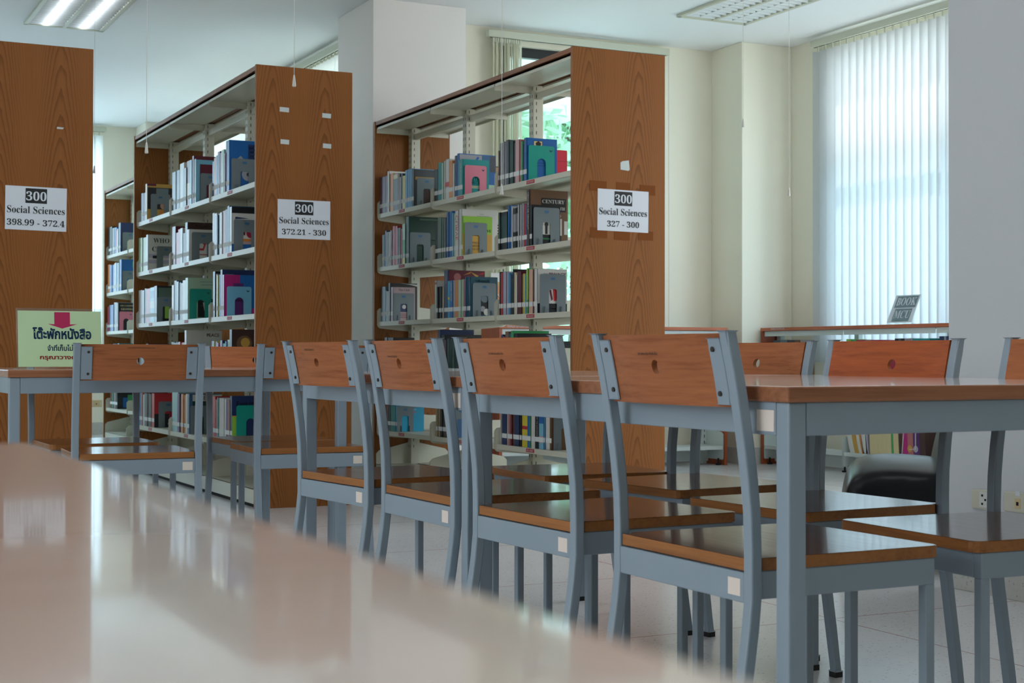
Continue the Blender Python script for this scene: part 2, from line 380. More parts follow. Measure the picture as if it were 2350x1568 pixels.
# outside
struct(box('ground', M_GROUND, (-40, 60, YF+0.4, 70, -0.7, -0.6))); struct(box('ground_side', M_GROUND, (7.3, 60, -30, YF+0.4, -0.7, -0.6))); struct(box('ground_west', M_GROUND, (-60, -4.4, -30, YF+0.4, -0.7, -0.6)))
def tree(name, x, y, h, cr, n, label, seed, leaf=0.13, zlo=0.0):
    rnd = random.Random(seed); t = thing(name, label, 'tree', (x, y, -0.6), group=None)
    b = MB(); b.tube([(0, 0, 0), (0.08, 0.05, h*0.4), (-0.05, 0.1, h*0.75)], [0.11, 0.08, 0.04], 8)
    for k in range(7):
        a = rnd.random()*6.28; z = h*(0.35+0.4*rnd.random())
        b.tube([(0, 0, z), (math.cos(a)*cr*0.4, math.sin(a)*cr*0.4, z+0.4), (math.cos(a)*cr*0.8, math.sin(a)*cr*0.8, z+0.6)], [0.05, 0.035, 0.012], 6)
    b.build('trunk', M_BARK, t, smooth=True)
    f = MB(); cl_ = lambda v: max(-0.8, min(0.8, v))
    cl = [Vector((cl_(rnd.gauss(0, 0.42))*cr, cl_(rnd.gauss(0, 0.42))*cr, h*0.62+rnd.gauss(0, 0.38)*h*0.5)) for _ in range(26)]
    for k in range(n):
        c = rnd.choice(cl); p = c+Vector([rnd.gauss(0, 0.30) for _ in range(3)])
        d = Vector([rnd.gauss(0, 1) for _ in range(3)]).normalized(); e = d.orthogonal().normalized(); s = leaf*(0.6+0.8*rnd.random())
        f.add([p-d*s, p+e*s*0.42, p+d*s, p-e*s*0.42], [(0, 1, 2, 3)])
    f.build('foliage', M_LEAF, t)
tree('garden_tree', 7.7, 14.0, 6.4, 1.7, 3900, 'leafy garden tree seen bright through the clear part of the back window', 3)
tree('garden_tree', 13.2, 24.5, 7.6, 2.3, 2600, 'taller pale garden tree standing behind the leafy one outside the back window', 5, 0.17)
t = thing('palm_shrub', 'low palm shrub with long arching fronds outside the back window, seen between bookcase shelves', 'shrub', (6.0, 11.3, -0.6))
f = MB(); rnd = random.Random(4)
for k in range(46):
    a = rnd.random()*6.28; L = 0.95+0.4*rnd.random(); up = 1.0+1.0*rnd.random(); pts = []
    for i in range(6):
        s = i/5; r = L*s*0.8; z = up*1.5*(s-0.45*s*s)+0.2
        pts.append(Vector((math.cos(a)*r, math.sin(a)*r, z)))
    side = Vector((-math.sin(a), math.cos(a), 0))
    vs = []
    for i, p in enumerate(pts): w = 0.055*(1-abs(i/5-0.35)*1.3); vs += [p-side*w, p+side*w]
    f.add(vs, [(2*i, 2*i+1, 2*i+3, 2*i+2) for i in range(5)])
f.build('fronds', M_LEAF, t)
MB().tube([(0, 0, 0), (0, 0, 0.5)], [0.1, 0.07], 8).build('stem', M_BARK, t)

# vertical blinds
def blind(label, p0, p1, z, zb, n, width, ang, jit=0.0, chain=True, seed=1, fab=None, skip=None):
    """head rail from p0 to p1 with n hanging slats; ang = turn of each slat out of the rail's direction."""
    rnd = random.Random(seed); P0, P1 = Vector(p0), Vector(p1); L = (P1-P0).length; rz = math.atan2(P1.y-P0.y, P1.x-P0.x)
    t = thing('vertical_blind', label, 'blind', (p0[0], p0[1], 0), rz)
    b = MB(); b.box(-0.03, L+0.03, -0.022, 0.022, z-0.005, z+0.045); b.build('head_rail', M_LFRAME, t, 0.004)
    box('rail_slot', M_BLACK, (-0.01, L+0.01, -0.006, 0.006, z-0.0065, z-0.0045), t)
    proto = None
    for i in range(n):
        o = None
        if proto is None:
            s = MB(); k = 6; w = width
            pr = [(-w/2+w*j/k, 0.006*(1-(2*j/k-1)**2)) for j in range(k+1)]
            s.add([(x, y, zb) for x, y in pr]+[(x, y, z-0.04) for x, y in pr], [(j, j+1, k+2+j, k+1+j) for j in range(k)])
            o = proto = s.build('slat', fab or M_SLAT, t, smooth=True)
        else:
            o = proto.copy(); COL.objects.link(o); o.parent = t
        pos = skip[i] if skip else L*(i+0.5)/n
        o.location = (pos, 0, 0); o.rotation_euler = (0, 0, ang+rnd.gauss(0, jit))
        h = box('slat_hook', M_LFRAME, (pos-0.006, pos+0.006, -0.004, 0.004, z-0.042, z-0.004), t)
    if chain:
        MB().tube([(L*i/60, -0.012, zb+0.02-0.012*abs(math.sin(i*math.pi*n/60))) for i in range(61)], 0.0016, 5).build('bead_chain', M_CORD, t)
        MB().tube([(L+0.02, -0.02, z), (L+0.022, -0.022, 1.3), (L+0.02, -0.02, 0.75)], 0.0022, 5).build('pull_chain', M_CORD, t)
    return t
blind('closed white vertical blind glowing over the window of the right-hand wall', (XR-0.08, 8.74), (XR-0.08, 6.66), 3.035, 0.75, 26, 0.089, math.radians(26), 0.02, seed=2)
blind('white vertical blind drawn aside into a bunch at the back window above the 327 case', (4.54, YB-0.07), (5.97, YB-0.07), 3.03, 0.72, 13, 0.089, math.radians(70), 0.12, seed=3, fab=m_fabric('lit_cream_fabric', srgb(242, 240, 226), 0.4), skip=[0.02+0.0175*i for i in range(13)])  # fabric colour lightened to stand for light from the room
blind('white vertical blind seen over the top of the 372.21 case, beyond the square column', (XS-0.08, 14.3), (XS-0.08, 10.1), 3.035, 0.75, 52, 0.089, math.radians(28), 0.02, seed=4, fab=m_fabric('lit_blind_fabric', srgb(246, 249, 250), 0.75), chain=False)  # blind fabric made paler and more translucent to pass extra daylight
blind('white vertical blind on the far wall, showing as a pale strip between two bookcases', (1.1, YF-0.07), (3.03, YF-0.07), 3.04, 0.72, 24, 0.089, math.radians(20), 0.02, seed=5, fab=m_fabric('lit_blind_fabric', srgb(246, 249, 250), 0.75), chain=False)  # same fabric, lightened to look brightly lit

# recessed ceiling lights
def troffer(label, x0, x1, y0, y1, lit):
    t = thing('ceiling_light', label, 'ceiling light', ((x0+x1)/2, (y0+y1)/2, ZC)); w, l = (x1-x0)/2, (y1-y0)/2; z = -0.02
    f = MB(); r = 0.028
    for d in ((-w, w, -l, -l+r), (-w, w, l-r, l), (-w, -w+r, -l, l), (w-r, w, -l, l)): f.box(*d, z, -0.0005)
    f.build('frame', M_LFRAME, t, 0.002)
    iw, il = w-r, l-r
    box('reflector', M_REFL, (-iw, iw, -il, il, -0.0035, -0.001), t)
    b = MB(); b.box(-0.012, 0.012, -il, il, z, -0.004); b.build('centre_bar', M_LFRAME, t)
    for s in (-1, 1): MB().tube([(s*iw*0.52, -il+0.02, -0.0095), (s*iw*0.52, il-0.02, -0.0095)], 0.0055, 8).build('lamp_tube', M_TUBE if lit else M_TUBEOFF, t, smooth=True)
    n = 17
    for k in range(n):
        y = -il+2*il*(k+0.5)/n
        MB().prism([(y-0.012, -0.004), (y+0.012, -0.004), (y+0.004, -0.019), (y-0.004, -0.019)], 'x', -iw, iw).build('louvre_blade', M_REFL, t)
    return t
troffer('recessed ceiling light switched on, glowing white above the case marked 398.99', 1.60, 2.14, 9.63, 10.83, True)
troffer('recessed louvred ceiling light switched off, above the low shelves by the window', 5.52, 6.08, 7.39, 8.59, False)

# pull cords
def cord(label, x, y, zb):
    t = thing('pull_cord', label, 'cord', (x, y, zb))
    MB().tube([(0, 0, 0.04), (0, 0, ZC-zb)], 0.001, 6).build('string', M_CORD, t)
    MB().tube([(0, 0, 0), (0, 0, 0.004), (0, 0, 0.035), (0, 0, 0.045)], [0.006, 0.0075, 0.004, 0.002], 10).build('cord_bob', M_CORD, t, smooth=True)
cord('thin white pull cord ending in front of the panel signed 372.21', 1.807, 5.5, 1.82)
cord('thin white pull cord hanging beside the far top corner of the 372.21 case', 1.359, 6.0, 1.597)
cord('thin white pull cord hanging before the pink bookend of the 327 case', 2.74, 5.6, 1.462)
cord('thin white pull cord hanging against the edge of the corner pillar', 4.59, 6.5, 1.995)
cord('thin white pull cord hanging longest, beside the closed blind and the corner pillar', 4.886, 6.5, 1.647)
cord('faint pull cord below the lit ceiling light, ending behind the 398.99 case', 1.79, 9.3, 1.9)

# ------------------------------------------------------------------ chairs
SEATZ = 0.464
PATH = [(0.832, -0.050), (0.80, -0.043), (0.77, -0.036), (0.74, -0.030), (0.70, -0.023), (0.65, -0.015), (0.60, -0.008), (0.54, -0.002), (0.48, 0), (0.40, 0), (0.35, -0.005), (0.30, -0.012), (0.22, -0.024), (0.12, -0.039), (0.014, -0.054)]
def path_y(z):
    for (z1, y1), (z0, y0) in zip(PATH, PATH[1:]):
        if z >= z0: return y0+(y1-y0)*(z-z0)/(z1-z0)
    return PATH[-1][1]
HW = 0.192                                          # half the clear width between the rear posts
BACKB, BACKT = 0.708, 0.828
def back_y(x, z, front=False):                     # curved plywood back, bowed to the rear in the middle
    return path_y(z)+0.012-0.020*(1-(x/HW)**2)+(0.011 if front else 0)
def make_chair(backmat=None):
    t = thing('library_chair', 'x', 'chair')
    # rear posts run from floor to top in one bent tube
    for s in (-1, 1):
        b = MB(); x0, x1 = (HW, HW+0.023) if s > 0 else (-HW-0.023, -HW); n = len(PATH); d = 0.021
        vs = []
        for z, y in PATH: vs += [(x0, y, z), (x1, y, z), (x1, y+d, z), (x0, y+d, z)]
        fs = [(4*i+k, 4*i+(k+1) % 4, 4*i+4+(k+1) % 4, 4*i+4+k) for i in range(n-1) for k in range(4)]+[(0, 1, 2, 3), (4*n-1, 4*n-2, 4*n-3, 4*n-4)]
        b.add(vs, fs); p = b.build('rear_leg', M_METAL, t, 0.003)
        box('foot_cap', M_RUBBER, (x0-0.0008, x1+0.0008, PATH[-1][1]-0.001, PATH[-1][1]+d+0.0008, 0, 0.016), p)
        # mounting plate with two screws
        q = MB(); w = 0.036; zz = [BACKB+0.004+i*(BACKT-BACKB-0.012)/6 for i in range(7)]
        xi = HW-0.001; a, c = (xi-w, xi) if s > 0 else (-xi, -xi+w)
        vs = []
        for z in zz:
            yy = path_y(z)+0.001
            vs += [(a, yy if s < 0 else yy, z), (c, yy, z), (c, yy+0.004, z), (a, yy+0.004, z)]
        q.add(vs, [(4*i+k, 4*i+(k+1) % 4, 4*i+4+(k+1) % 4, 4*i+4+k) for i in range(6) for k in range(4)]+[(0, 1, 2, 3), (27, 26, 25, 24)])
        pl = q.build('mounting_plate', M_METAL, p, 0.0025)
        for z in (BACKB+0.022, BACKT-0.026):
            cx = s*(HW-0.024); MB().tube([(cx, path_y(z)+0.0015, z), (cx, path_y(z)-0.0015, z)], 0.0045, 10).build('screw', M_SCREW, p)
    for s in (-1, 1):
        x0, x1 = (HW-0.012, HW+0.008) if s > 0 else (-HW-0.008, -HW+0.012)
        p = box('front_leg', M_METAL, (x0, x1, 0.378, 0.398, 0.014, 0.398), t, 0.0025)
        box('foot_cap', M_RUBBER, (x0-0.0008, x1+0.0008, 0.3772, 0.3988, 0, 0.016), p)
        xs = (HW-0.012, HW+0.008) if s > 0 else (-HW-0.008, -HW+0.012)
        box('side_rail', M_METAL, (*xs, 0.019, 0.398, 0.397, 0.443), t, 0.002)
    box('rear_rail', M_METAL, (-HW, HW, 0.001, 0.019, 0.392, 0.441), t, 0.002)
    box('front_rail', M_METAL, (-HW+0.012, HW-0.012, 0.380, 0.398, 0.397, 0.443), t, 0.002)
    st = MB(); r = 0.02
    def rc(cx, cy, a0): return [(cx+r*math.cos(math.radians(a0+k*30)), cy+r*math.sin(math.radians(a0+k*30))) for k in range(4)]
    hw = HW+0.010
    pts = [(-HW+0.002, 0.004), (HW-0.002, 0.004), (HW-0.002, 0.026), (hw, 0.030)]+rc(hw-r, 0.412-r, 0)+rc(-hw+r, 0.412-r, 90)+[(-hw, 0.030), (-HW+0.002, 0.026)]
    st.prism(pts, 'z', 0.443, SEATZ)
    o = st.build('seat', [M_SEAT, M_SEATE], t, 0.002)
    for p in o.data.polygons: p.material_index = 0 if abs(p.normal.z) > 0.8 else 1
    # back panel with a round finger hole
    bm = MB(); na, nr = 64, 10; zc = (BACKB+BACKT)/2+0.004; hr = 0.0125; W2 = HW-0.0015
    def rim(a):
        ca, sa = math.cos(a), math.sin(a); tz = (BACKT-zc) if sa > 0 else (zc-BACKB)
        k = min(W2/abs(ca) if abs(ca) > 1e-6 else 9, tz/abs(sa) if abs(sa) > 1e-6 else 9); return ca*k, sa*k
    angs = sorted([2*math.pi*i/na for i in range(na)]+[math.atan2(BACKT-zc, W2), math.pi-math.atan2(BACKT-zc, W2), math.pi+math.atan2(zc-BACKB, W2), 2*math.pi-math.atan2(zc-BACKB, W2)])
    na = len(angs); front, rear = [], []
    for lst, fr in ((rear, False), (front, True)):
        for j in range(nr+1):
            for a in angs:
                ex, ez = rim(a); s = j/nr; s = s**1.3
                x = hr*math.cos(a)*(1-s)+ex*s; z = hr*math.sin(a)*(1-s)+ez*s+zc
                lst.append((x, back_y(x, z, fr), z))
    N = len(rear); fs = []
    for j in range(nr):
        for i in range(na):
            i2 = (i+1) % na; fs.append((j*na+i, j*na+i2, (j+1)*na+i2, (j+1)*na+i)); fs.append((N+j*na+i, N+(j+1)*na+i, N+(j+1)*na+i2, N+j*na+i2))
    for j in (0, nr):
        for i in range(na): i2 = (i+1) % na; fs.append((j*na+i, N+j*na+i, N+j*na+i2, j*na+i2))
    bm.add(rear+front, fs); o = bm.build('backrest', [backmat or M_BACK], t)
    return t
def add_writing(chair, body, x, z, w):
    for ch in chair.children:
        if ch.name.startswith('backrest'):
            letters('ink_writing', body, M_PEN, ch, lambda u, v: (x+u, back_y(x+u, z+v)-0.0006, z+v), w=w)
def add_sticker(chair, x, w=0.034, h=0.028):
    for ch in chair.children:
        if ch.name.startswith('rear_rail'): box('blank_sticker', M_CREAM, (x-w/2, x+w/2, 0.0003, 0.0012, 0.402, 0.402+h), ch)
chair0 = make_chair(); chairR = make_chair(M_BACKR)
used = set()
def place(x, y, rz, label, group, proto=None, writing=None, sticker=True):
    proto = proto or chair0
    t = proto if proto.name not in used else copy_tree(proto)
    if proto.name not in used: used.add(proto.name); t = copy_tree(proto)
    t.location = (x, y, 0); t.rotation_euler = (0, 0, rz); t['label'] = label; t['group'] = group
    if writing: add_writing(t, *writing)
    if sticker: add_sticker(t, 0.166)
    return t
R90 = -math.pi/2                                    # back towards -x, seat towards +x
G1, G2, G3, G4 = 'chairs along this side of the long tables', 'chairs along the window side of the long tables', 'chairs on this side of the table with the green sign', 'chairs on the bookcase side of the table with the green sign'
WR = 'วพ.อพจ-ขร-กกล่-อิน'
place(1.414, 2.197, R90+0.010, 'wooden-backed chair pushed in at the table corner, its seat the closest to the camera', G1, writing=('วพ.อพจ-ขร-กกล่-ลิน', -0.02, 0.796, 0.066))
place(1.411, 2.791, R90+0.054, 'wooden-backed chair second from the table corner, before the yellow book spines', G1, writing=('วพ.อพจ-ขร-อรกล-อิน', -0.02, 0.796, 0.066))
place(1.418, 3.372, R90+0.026, 'wooden-backed chair third from the table corner, before the book marked 14', G1, writing=('วพ.อพจ-ขร-กษจ-ชิน', -0.035, 0.79, 0.066))
place(1.392, 3.908, R90+0.119, 'wooden-backed chair fourth from the table corner, beside the 372.21 panel', G1, writing=('วพ.อพจ-ขร-อษจ-ชิน', -0.03, 0.808, 0.066))
R270 = math.pi/2
place(2.335, 2.191, R270-0.045, 'chair across the table partly cut off, in front of the wall sockets', G2, sticker=False)
place(2.341, 2.763, R270+0.056, 'chair with the reddest wooden back, across the table before the glowing blind', G2, proto=chairR, sticker=False)
place(2.376, 3.346, R270+0.127, 'chair across the table whose back shows beside the low orange shelf', G2, sticker=False)
place(2.322, 3.807, R270-0.058, 'chair across the table standing before the foot of the 327 panel', G2, sticker=False)
place(1.123, 5.065, -0.052, 'wooden-backed chair facing away at the table with the green Thai sign', G3, writing=('วพร.อพจทดวทวจ-อร-กกลยค-ลยก', 0.0, 0.816, 0.09))
place(1.756, 5.112, -0.028, 'chair facing away at the green-sign table, its back overlapped by another chair', G3)
place(1.137, 6.09, math.pi+0.009, 'chair across the green-sign table, its post showing beside the sign', G4, sticker=False)
place(1.815, 5.985, math.pi+0.021, 'chair across the green-sign table with its orange back facing the camera', G4, sticker=False)
for p in (chair0, chairR):
    for ch in list(p.children):
        for g in list(ch.children): bpy.data.objects.remove(g)
        bpy.data.objects.remove(ch)
    bpy.data.objects.remove(p)

# ------------------------------------------------------------------ tables
TZ = 0.7435
def table(label, x0, x1, y0, y1, group=None, sticker=None, legs=True):
    cx, cy = (x0+x1)/2, (y0+y1)/2; w, l = (x1-x0)/2, (y1-y0)/2
    t = thing('reading_table', label, 'table', (cx, cy, 0), group=group)
    o = MB().box(-w, w, -l, l, TZ-0.0255, TZ).build('table_top', [M_TOP, M_TEDGE], t, 0.0035, seg=3)
    for p in o.data.polygons: p.material_index = 0 if p.normal.z > 0.95 else 1
    lw, ins = 0.034, 0.006; za = TZ-0.0255
    for sx in (-1, 1):
        for sy in (-1, 1):
            x = sx*(w-ins); y = sy*(l-ins)
            p = box('leg', M_METAL, (min(x, x-sx*lw), max(x, x-sx*lw), min(y, y-sy*lw), max(y, y-sy*lw), 0.012, za), t, 0.003)
            box('foot_cap', M_RUBBER, (min(x, x-sx*lw)-0.0006, max(x, x-sx*lw)+0.0006, min(y, y-sy*lw)-0.0006, max(y, y-sy*lw)+0.0006, 0, 0.014), p)
    for s in (-1, 1):
        x = s*(w-ins); a = box('apron', M_METAL, (min(x, x-s*0.02), max(x, x-s*0.02), -l+ins+lw+0.0006, l-ins-lw-0.0006, za-0.053, za), t, 0.0015)
        if sticker and s < 0: box('blank_sticker', M_CREAM, (x-0.0008, x+0.0004, -l+ins+lw+0.004, -l+ins+lw+0.05, za-0.047, za-0.013), a)
        y = s*(l-ins); box('apron', M_METAL, (-w+ins+lw+0.0006, w-ins-lw-0.0006, min(y, y-s*0.02), max(y, y-s*0.02), za-0.053, za), t, 0.0015)
    return t
table('wood-topped reading table with its corner facing the camera, chairs on two sides', 1.430, 2.39, 1.905, 3.088, 'blue-grey framed reading tables', True)
table('wood-topped reading table continuing the row behind the corner one', 1.430, 2.39, 3.105, 4.288, 'blue-grey framed reading tables', True)
table('wood-topped reading table carrying the green Thai sign, before the bookcases', 0.712, 1.892, 5.12, 6.08, 'blue-grey framed reading tables')
table('blurred glossy pinkish table top filling the bottom of the view', -0.84, 0.1285, -0.36, 0.838, 'blue-grey framed reading tables')

# ------------------------------------------------------------------ tall bookcases
ROWZ = [1.703, 1.361, 1.011, 0.66, 0.318]
ROWN = ['top', 'second', 'third', 'fourth', 'fifth']
CASES = {}
def bookcase(key, label, x0, y0, y1, nb=3, rowlabels=None, H=2.30, light_build=False):
    """double-sided steel library case between two wooden end panels; open front faces -x and +x; long axis y"""
    w = 0.528; t = thing('bookcase', label, 'bookcase', (x0, y0, 0), group='tall double-sided bookcases')
    L = y1-y0; pt = 0.022
    for y in (0, L-pt):
        o = box('end_panel', [M_PANEL, M_EDGE], (0, w, y, y+pt, 0, H), t, 0.0015)
        for p in o.data.polygons: p.material_index = 0 if abs(p.normal.y) > 0.8 else 1
    box('top_board', M_EDGEY, (0.004, w-0.004, pt, L-pt, H-0.026, H-0.002), t, 0.0015)
    bay = (L-2*pt)/nb; ys = [pt+bay*i for i in range(nb+1)]
    for i in range(nb):
        a, c = ys[i]+0.004, ys[i+1]-0.004
        for s in (0, 1):
            xs = (0.012, w/2-0.03) if s == 0 else (w/2+0.03, w-0.012)
            b = MB(); b.box(*xs, a, c, H-0.040, H-0.030)
            xl = (xs[0], xs[0]+0.002) if s == 0 else (xs[1]-0.002, xs[1]); b.box(*xl, a, c, H-0.054, H-0.030)
            for y in (a, c-0.002): b.box(*xs, y, y+0.002, H-0.075, H-0.030)
            b.build('canopy', M_STEEL, t)
    for i, y in enumerate(ys):
        yy = min(max(y, ys[0]+0.028), ys[-1]-0.028)
        o = box('upright', M_STEEL, (w/2-0.03, w/2+0.03, yy-0.027, yy+0.027, 0.0, H-0.03), t, 0.003)
        s = MB()
        for k in range(52):
            z = 0.2+k*0.04
            for sx in (-1, 1):
                for dy in (-0.012, 0.012): s.box(w/2+sx*0.0302-0.0006, w/2+sx*0.0302+0.0006, yy+dy-0.002, yy+dy+0.002, z, z+0.018)
            s.box(w/2-0.012-0.002, w/2-0.012+0.002, yy-0.0276, yy-0.0264, z, z+0.018)
        s.build('slot_holes', M_BLACK, o)
    for i in range(nb): box('tie_bar', M_STEEL, (w/2-0.012, w/2+0.012, ys[i]+0.03, ys[i+1]-0.03, H-0.11, H-0.072), t, 0.002)
    def shelf(i, z, s, lab=None, base=False):
        a, c = ys[i]+0.006, ys[i+1]-0.006; d = 0.225
        X = (lambda v: 0.022+v) if s == 0 else (lambda v: w-0.022-v)
        b = MB()
        def bx(u0, u1, ya, yb, za, zb): b.box(min(X(u0), X(u1)), max(X(u0), X(u1)), ya, yb, za, zb)
        bx(0, d, a+0.003, c-0.003, z-0.003, z); bx(0, 0.002, a+0.003, c-0.003, z-0.026, z); bx(d-0.002, d, a+0.003, c-0.003, z-0.02, z)
        bx(0, 0.014, a+0.003, c-0.003, z-0.028, z-0.026)
        sh = b.build('shelf', M_STEEL, t, 0.0006, seg=1)
        prof = [(-0.006, 0.07), (-0.006, -0.02), (0.0, -0.034), (0.012, -0.042), (d, -0.062), (d, 0.10), (0.12, 0.088), (0.035, 0.088), (0.008, 0.086)]
        for y in (a, c-0.0025):
            MB().prism([(X(u), z+v) for u, v in prof], 'y', y, y+0.0025).build('shelf_bracket', M_STEEL, sh)
        if lab:
            y = c-0.40 if lab[1] is None else lab[1]
            la = box('shelf_label', M_REDLAB, (X(-0.0012), X(0.0004), y-0.045, y+0.045, z-0.022, z-0.004), sh)
            letters('label_lettering', lab[0], M_PAPER, sh, lambda u, v, yc=y, zz=z: (X(-0.0017), yc-u, zz-0.013+v), w=0.07)
        return sh
    for i in range(nb):
        for r, z in enumerate(ROWZ):
            shelf(i, z, 0, (rowlabels[r], None) if rowlabels else None)
            if not light_build: shelf(i, z, 1)
        for s in (0, 1):
            X = (lambda v: 0.012+v) if s == 0 else (lambda v: w-0.012-v)
            a, c = ys[i]+0.004, ys[i+1]-0.004; b = MB()
            def bx(u0, u1, ya, yb, za, zb): b.box(min(X(u0), X(u1)), max(X(u0), X(u1)), ya, yb, za, zb)
            bx(0, 0.003, a, c, 0.02, 0.098); bx(0, 0.235, a, c, 0.095, 0.098)
            o = b.build('base_shelf', M_STEEL, t)
            for y in (a, c-0.0025): MB().prism([(X(0.0), 0.098), (X(0.0), 0.165), (X(0.02), 0.185), (X(0.235), 0.235), (X(0.235), 0.098)], 'y', y, y+0.0025).build('shelf_bracket', M_STEEL, o)
            box('plinth', M_BLACK, (min(X(0.012), X(0.03)), max(X(0.012), X(0.03)), a, c, 0, 0.0945), o)
    CASES[key] = dict(x=x0, y0=y0, ys=[y0+v for v in ys], root=t)
    return t
bookcase('398', 'tall bookcase of which only the wooden end panel signed 398.99 shows', 0.915, 7.526, 10.40, light_build=True)
bookcase('372', 'tall double-sided bookcase with the end panel signed 372.21, shelves open beside it', 2.268, 7.526, 10.40, 3, ['372.41 ก-373', '372.3 ข-372.4', '372.1 ก-372.2', '371 จ-371.9', '370 ก-370.9'])
bookcase('327', 'tall double-sided bookcase with the end panel signed 327, nearer the windows', 3.508, 6.387, 9.05, 3, ['327.1 P-329.9', '322 A-324.6', '320.9 ก-321.8', '306 ข-307.2', '301 อ-305.9'])
bookcase('rear', 'bookcase farther back in shade, partly hidden by the 372.21 case', 2.774, 11.2, 13.945, 3)

# signs taped to the end panels
def paper_sign(label, x0, x1, z0, z1, y, lines, tilt=0.0, tapes=()):
    w, h = x1-x0, z1-z0
    t = thing('paper_sign', label, 'sign', ((x0+x1)/2, y, (z0+z1)/2), group='white call-number signs on the bookcase ends'); t.rotation_euler = (0, tilt, 0)
    box('paper_sheet', M_PAPER, (-w/2, w/2, -0.0016, -0.0006, -h/2, h/2), t)
    box('black_patch', M_INK, (-w*0.175, w*0.175, -0.0022, -0.0016, h*0.12, h*0.46), t)
    P = lambda cy, d=-0.0026: (lambda u, v: (u, d, cy+v))
    letters('sign_number', mbold('300'), M_PAPER, t, P(h*0.285, -0.0029), w=w*0.33, h=h*0.21)
    letters('sign_lettering', mbold(lines[0]), M_INK, t, P(h*-0.035), w=w*0.94, h=h*0.165)
    letters('sign_lettering', mbold(lines[1]), M_INK, t, P(h*-0.325), w=w*lines[2], h=h*0.145)
    for (a, b_, c, d) in tapes: box('tape_strip', M_BTAPE, (a, b_, -0.0012, -0.0002, c, d), t)
paper_sign('white paper sign reading 300 Social Sciences 398.99 - 372.4', 1.03, 1.317, 1.396, 1.607, 7.526, ('Social Sciences', '398.99 - 372.4', 0.94), 0.01)
paper_sign('white paper sign reading 300 Social Sciences 372.21 - 330', 2.385, 2.673, 1.403, 1.607, 7.526, ('Social Sciences', '372.21 - 330', 0.84))
paper_sign('white paper sign reading 300 Social Sciences 327 - 300, stuck over brown tape', 3.647, 3.938, 1.407, 1.612, 6.387, ('Social Sciences', '327 - 300', 0.63), 0.01,
           [(-0.19, -0.095, 0.09, 0.14), (-0.04, 0.04, 0.095, 0.14), (0.095, 0.185, 0.085, 0.135), (-0.185, -0.09, -0.14, -0.09), (-0.05, 0.04, -0.145, -0.10), (0.09, 0.175, -0.14, -0.095)])
for lab, x, z, w in (('upper white tape scrap over the 3 of the 372.21 sign', 2.42, 2.075, 0.05), ('upper white tape scrap by the outer edge of the 372.21 panel', 2.652, 2.060, 0.048),
                     ('lower white tape scrap over the 3 of the 372.21 sign', 2.423, 1.907, 0.046), ('lower white tape scrap by the outer edge of the 372.21 panel', 2.655, 1.900, 0.046)):
    o = tag(box('tape_scrap', M_TAPE, (-w/2, w/2, -0.0008, -0.0001, -0.012, 0.012)), lab, 'tape', 'white tape scraps on the 372.21 panel'); o.location = (x, 7.526, z); o.rotation_euler = (0, 0.03, 0)
o = MB().prism([(-0.025, -0.022), (0.02, -0.026), (0.027, -0.02), (0.022, 0.026), (-0.015, 0.02), (-0.026, 0.012)], 'y', -0.0012, -0.0001).build('tape_scrap', M_TAPE)
tag(o, 'torn shiny tape scrap alone above the 327 - 300 sign', 'tape'); o.location = (3.803, 6.387, 1.735)
o = MB().prism([(-0.016, -0.004), (0.012, -0.005), (0.018, 0.003), (-0.014, 0.005)], 'y', -0.0008, -0.0001).build('tape_scrap', M_TAPE)
tag(o, 'tiny white scuffed tape bit high on the 398.99 panel', 'tape'); o.location = (1.285, 7.526, 1.90)

# ------------------------------------------------------------------ books
CN = dict(purple=(96, 66, 84), white=(206, 206, 202), orange=(206, 130, 58), slate=(104, 120, 128), brown=(112, 84, 62), navy=(34, 52, 96), yellow=(214, 196, 60), sky=(84, 150, 196),
          black=(30, 32, 36), teal=(24, 138, 138), blue=(30, 98, 168), grey=(150, 152, 160), darkgrey=(72, 76, 82), darkgreen=(26, 62, 52), pink=(204, 160, 162), green=(60, 160, 96),
          cream=(208, 194, 150), lilac=(176, 172, 192), red=(190, 44, 52), sage=(88, 112, 98), lime=(142, 190, 70), crimson=(168, 32, 66), maroon=(96, 30, 46), mauve=(176, 152, 156),
          mint=(170, 200, 176), rose=(170, 104, 104), peach=(216, 174, 150), petrol=(38, 82, 98), steelblue=(58, 98, 138), tan=(160, 140, 104), cyan=(40, 160, 200), magenta=(176, 40, 120),
          palegreen=(176, 204, 160), aqua=(150, 196, 200), violet=(86, 44, 110), chocolate=(64, 44, 40), cardboard=(176, 146, 112), lightblue=(118, 180, 206), gold=(190, 150, 70), skin=(190, 146, 122))
def C(n): return mat('cover_'+n, srgb(*CN[n]), 0.34, 0.45)
def yfrom(px, x): return x/math.tan(YAW+math.atan((px-1175)/FPX))
def pxm(x, y): return FPX/(x*math.sin(YAW)+y*math.cos(YAW))
ORD = 'first second third fourth fifth sixth seventh eighth ninth tenth eleventh twelfth thirteenth fourteenth fifteenth sixteenth seventeenth eighteenth nineteenth twentieth'.split()
BAYN = ['far', 'middle', 'near']
CASEN = {'372': 'central case', '327': 'window-side case', 'rear': 'shaded rear case'}
def rect_on(bk, name, m, x0, x1, z0, z1, y):        # a printed patch on the cover that faces -y
    return MB().add([(x0, y, z0), (x1, y, z0), (x1, y, z1), (x0, y, z1)], [(0, 1, 2, 3)]).build(name, m, bk)
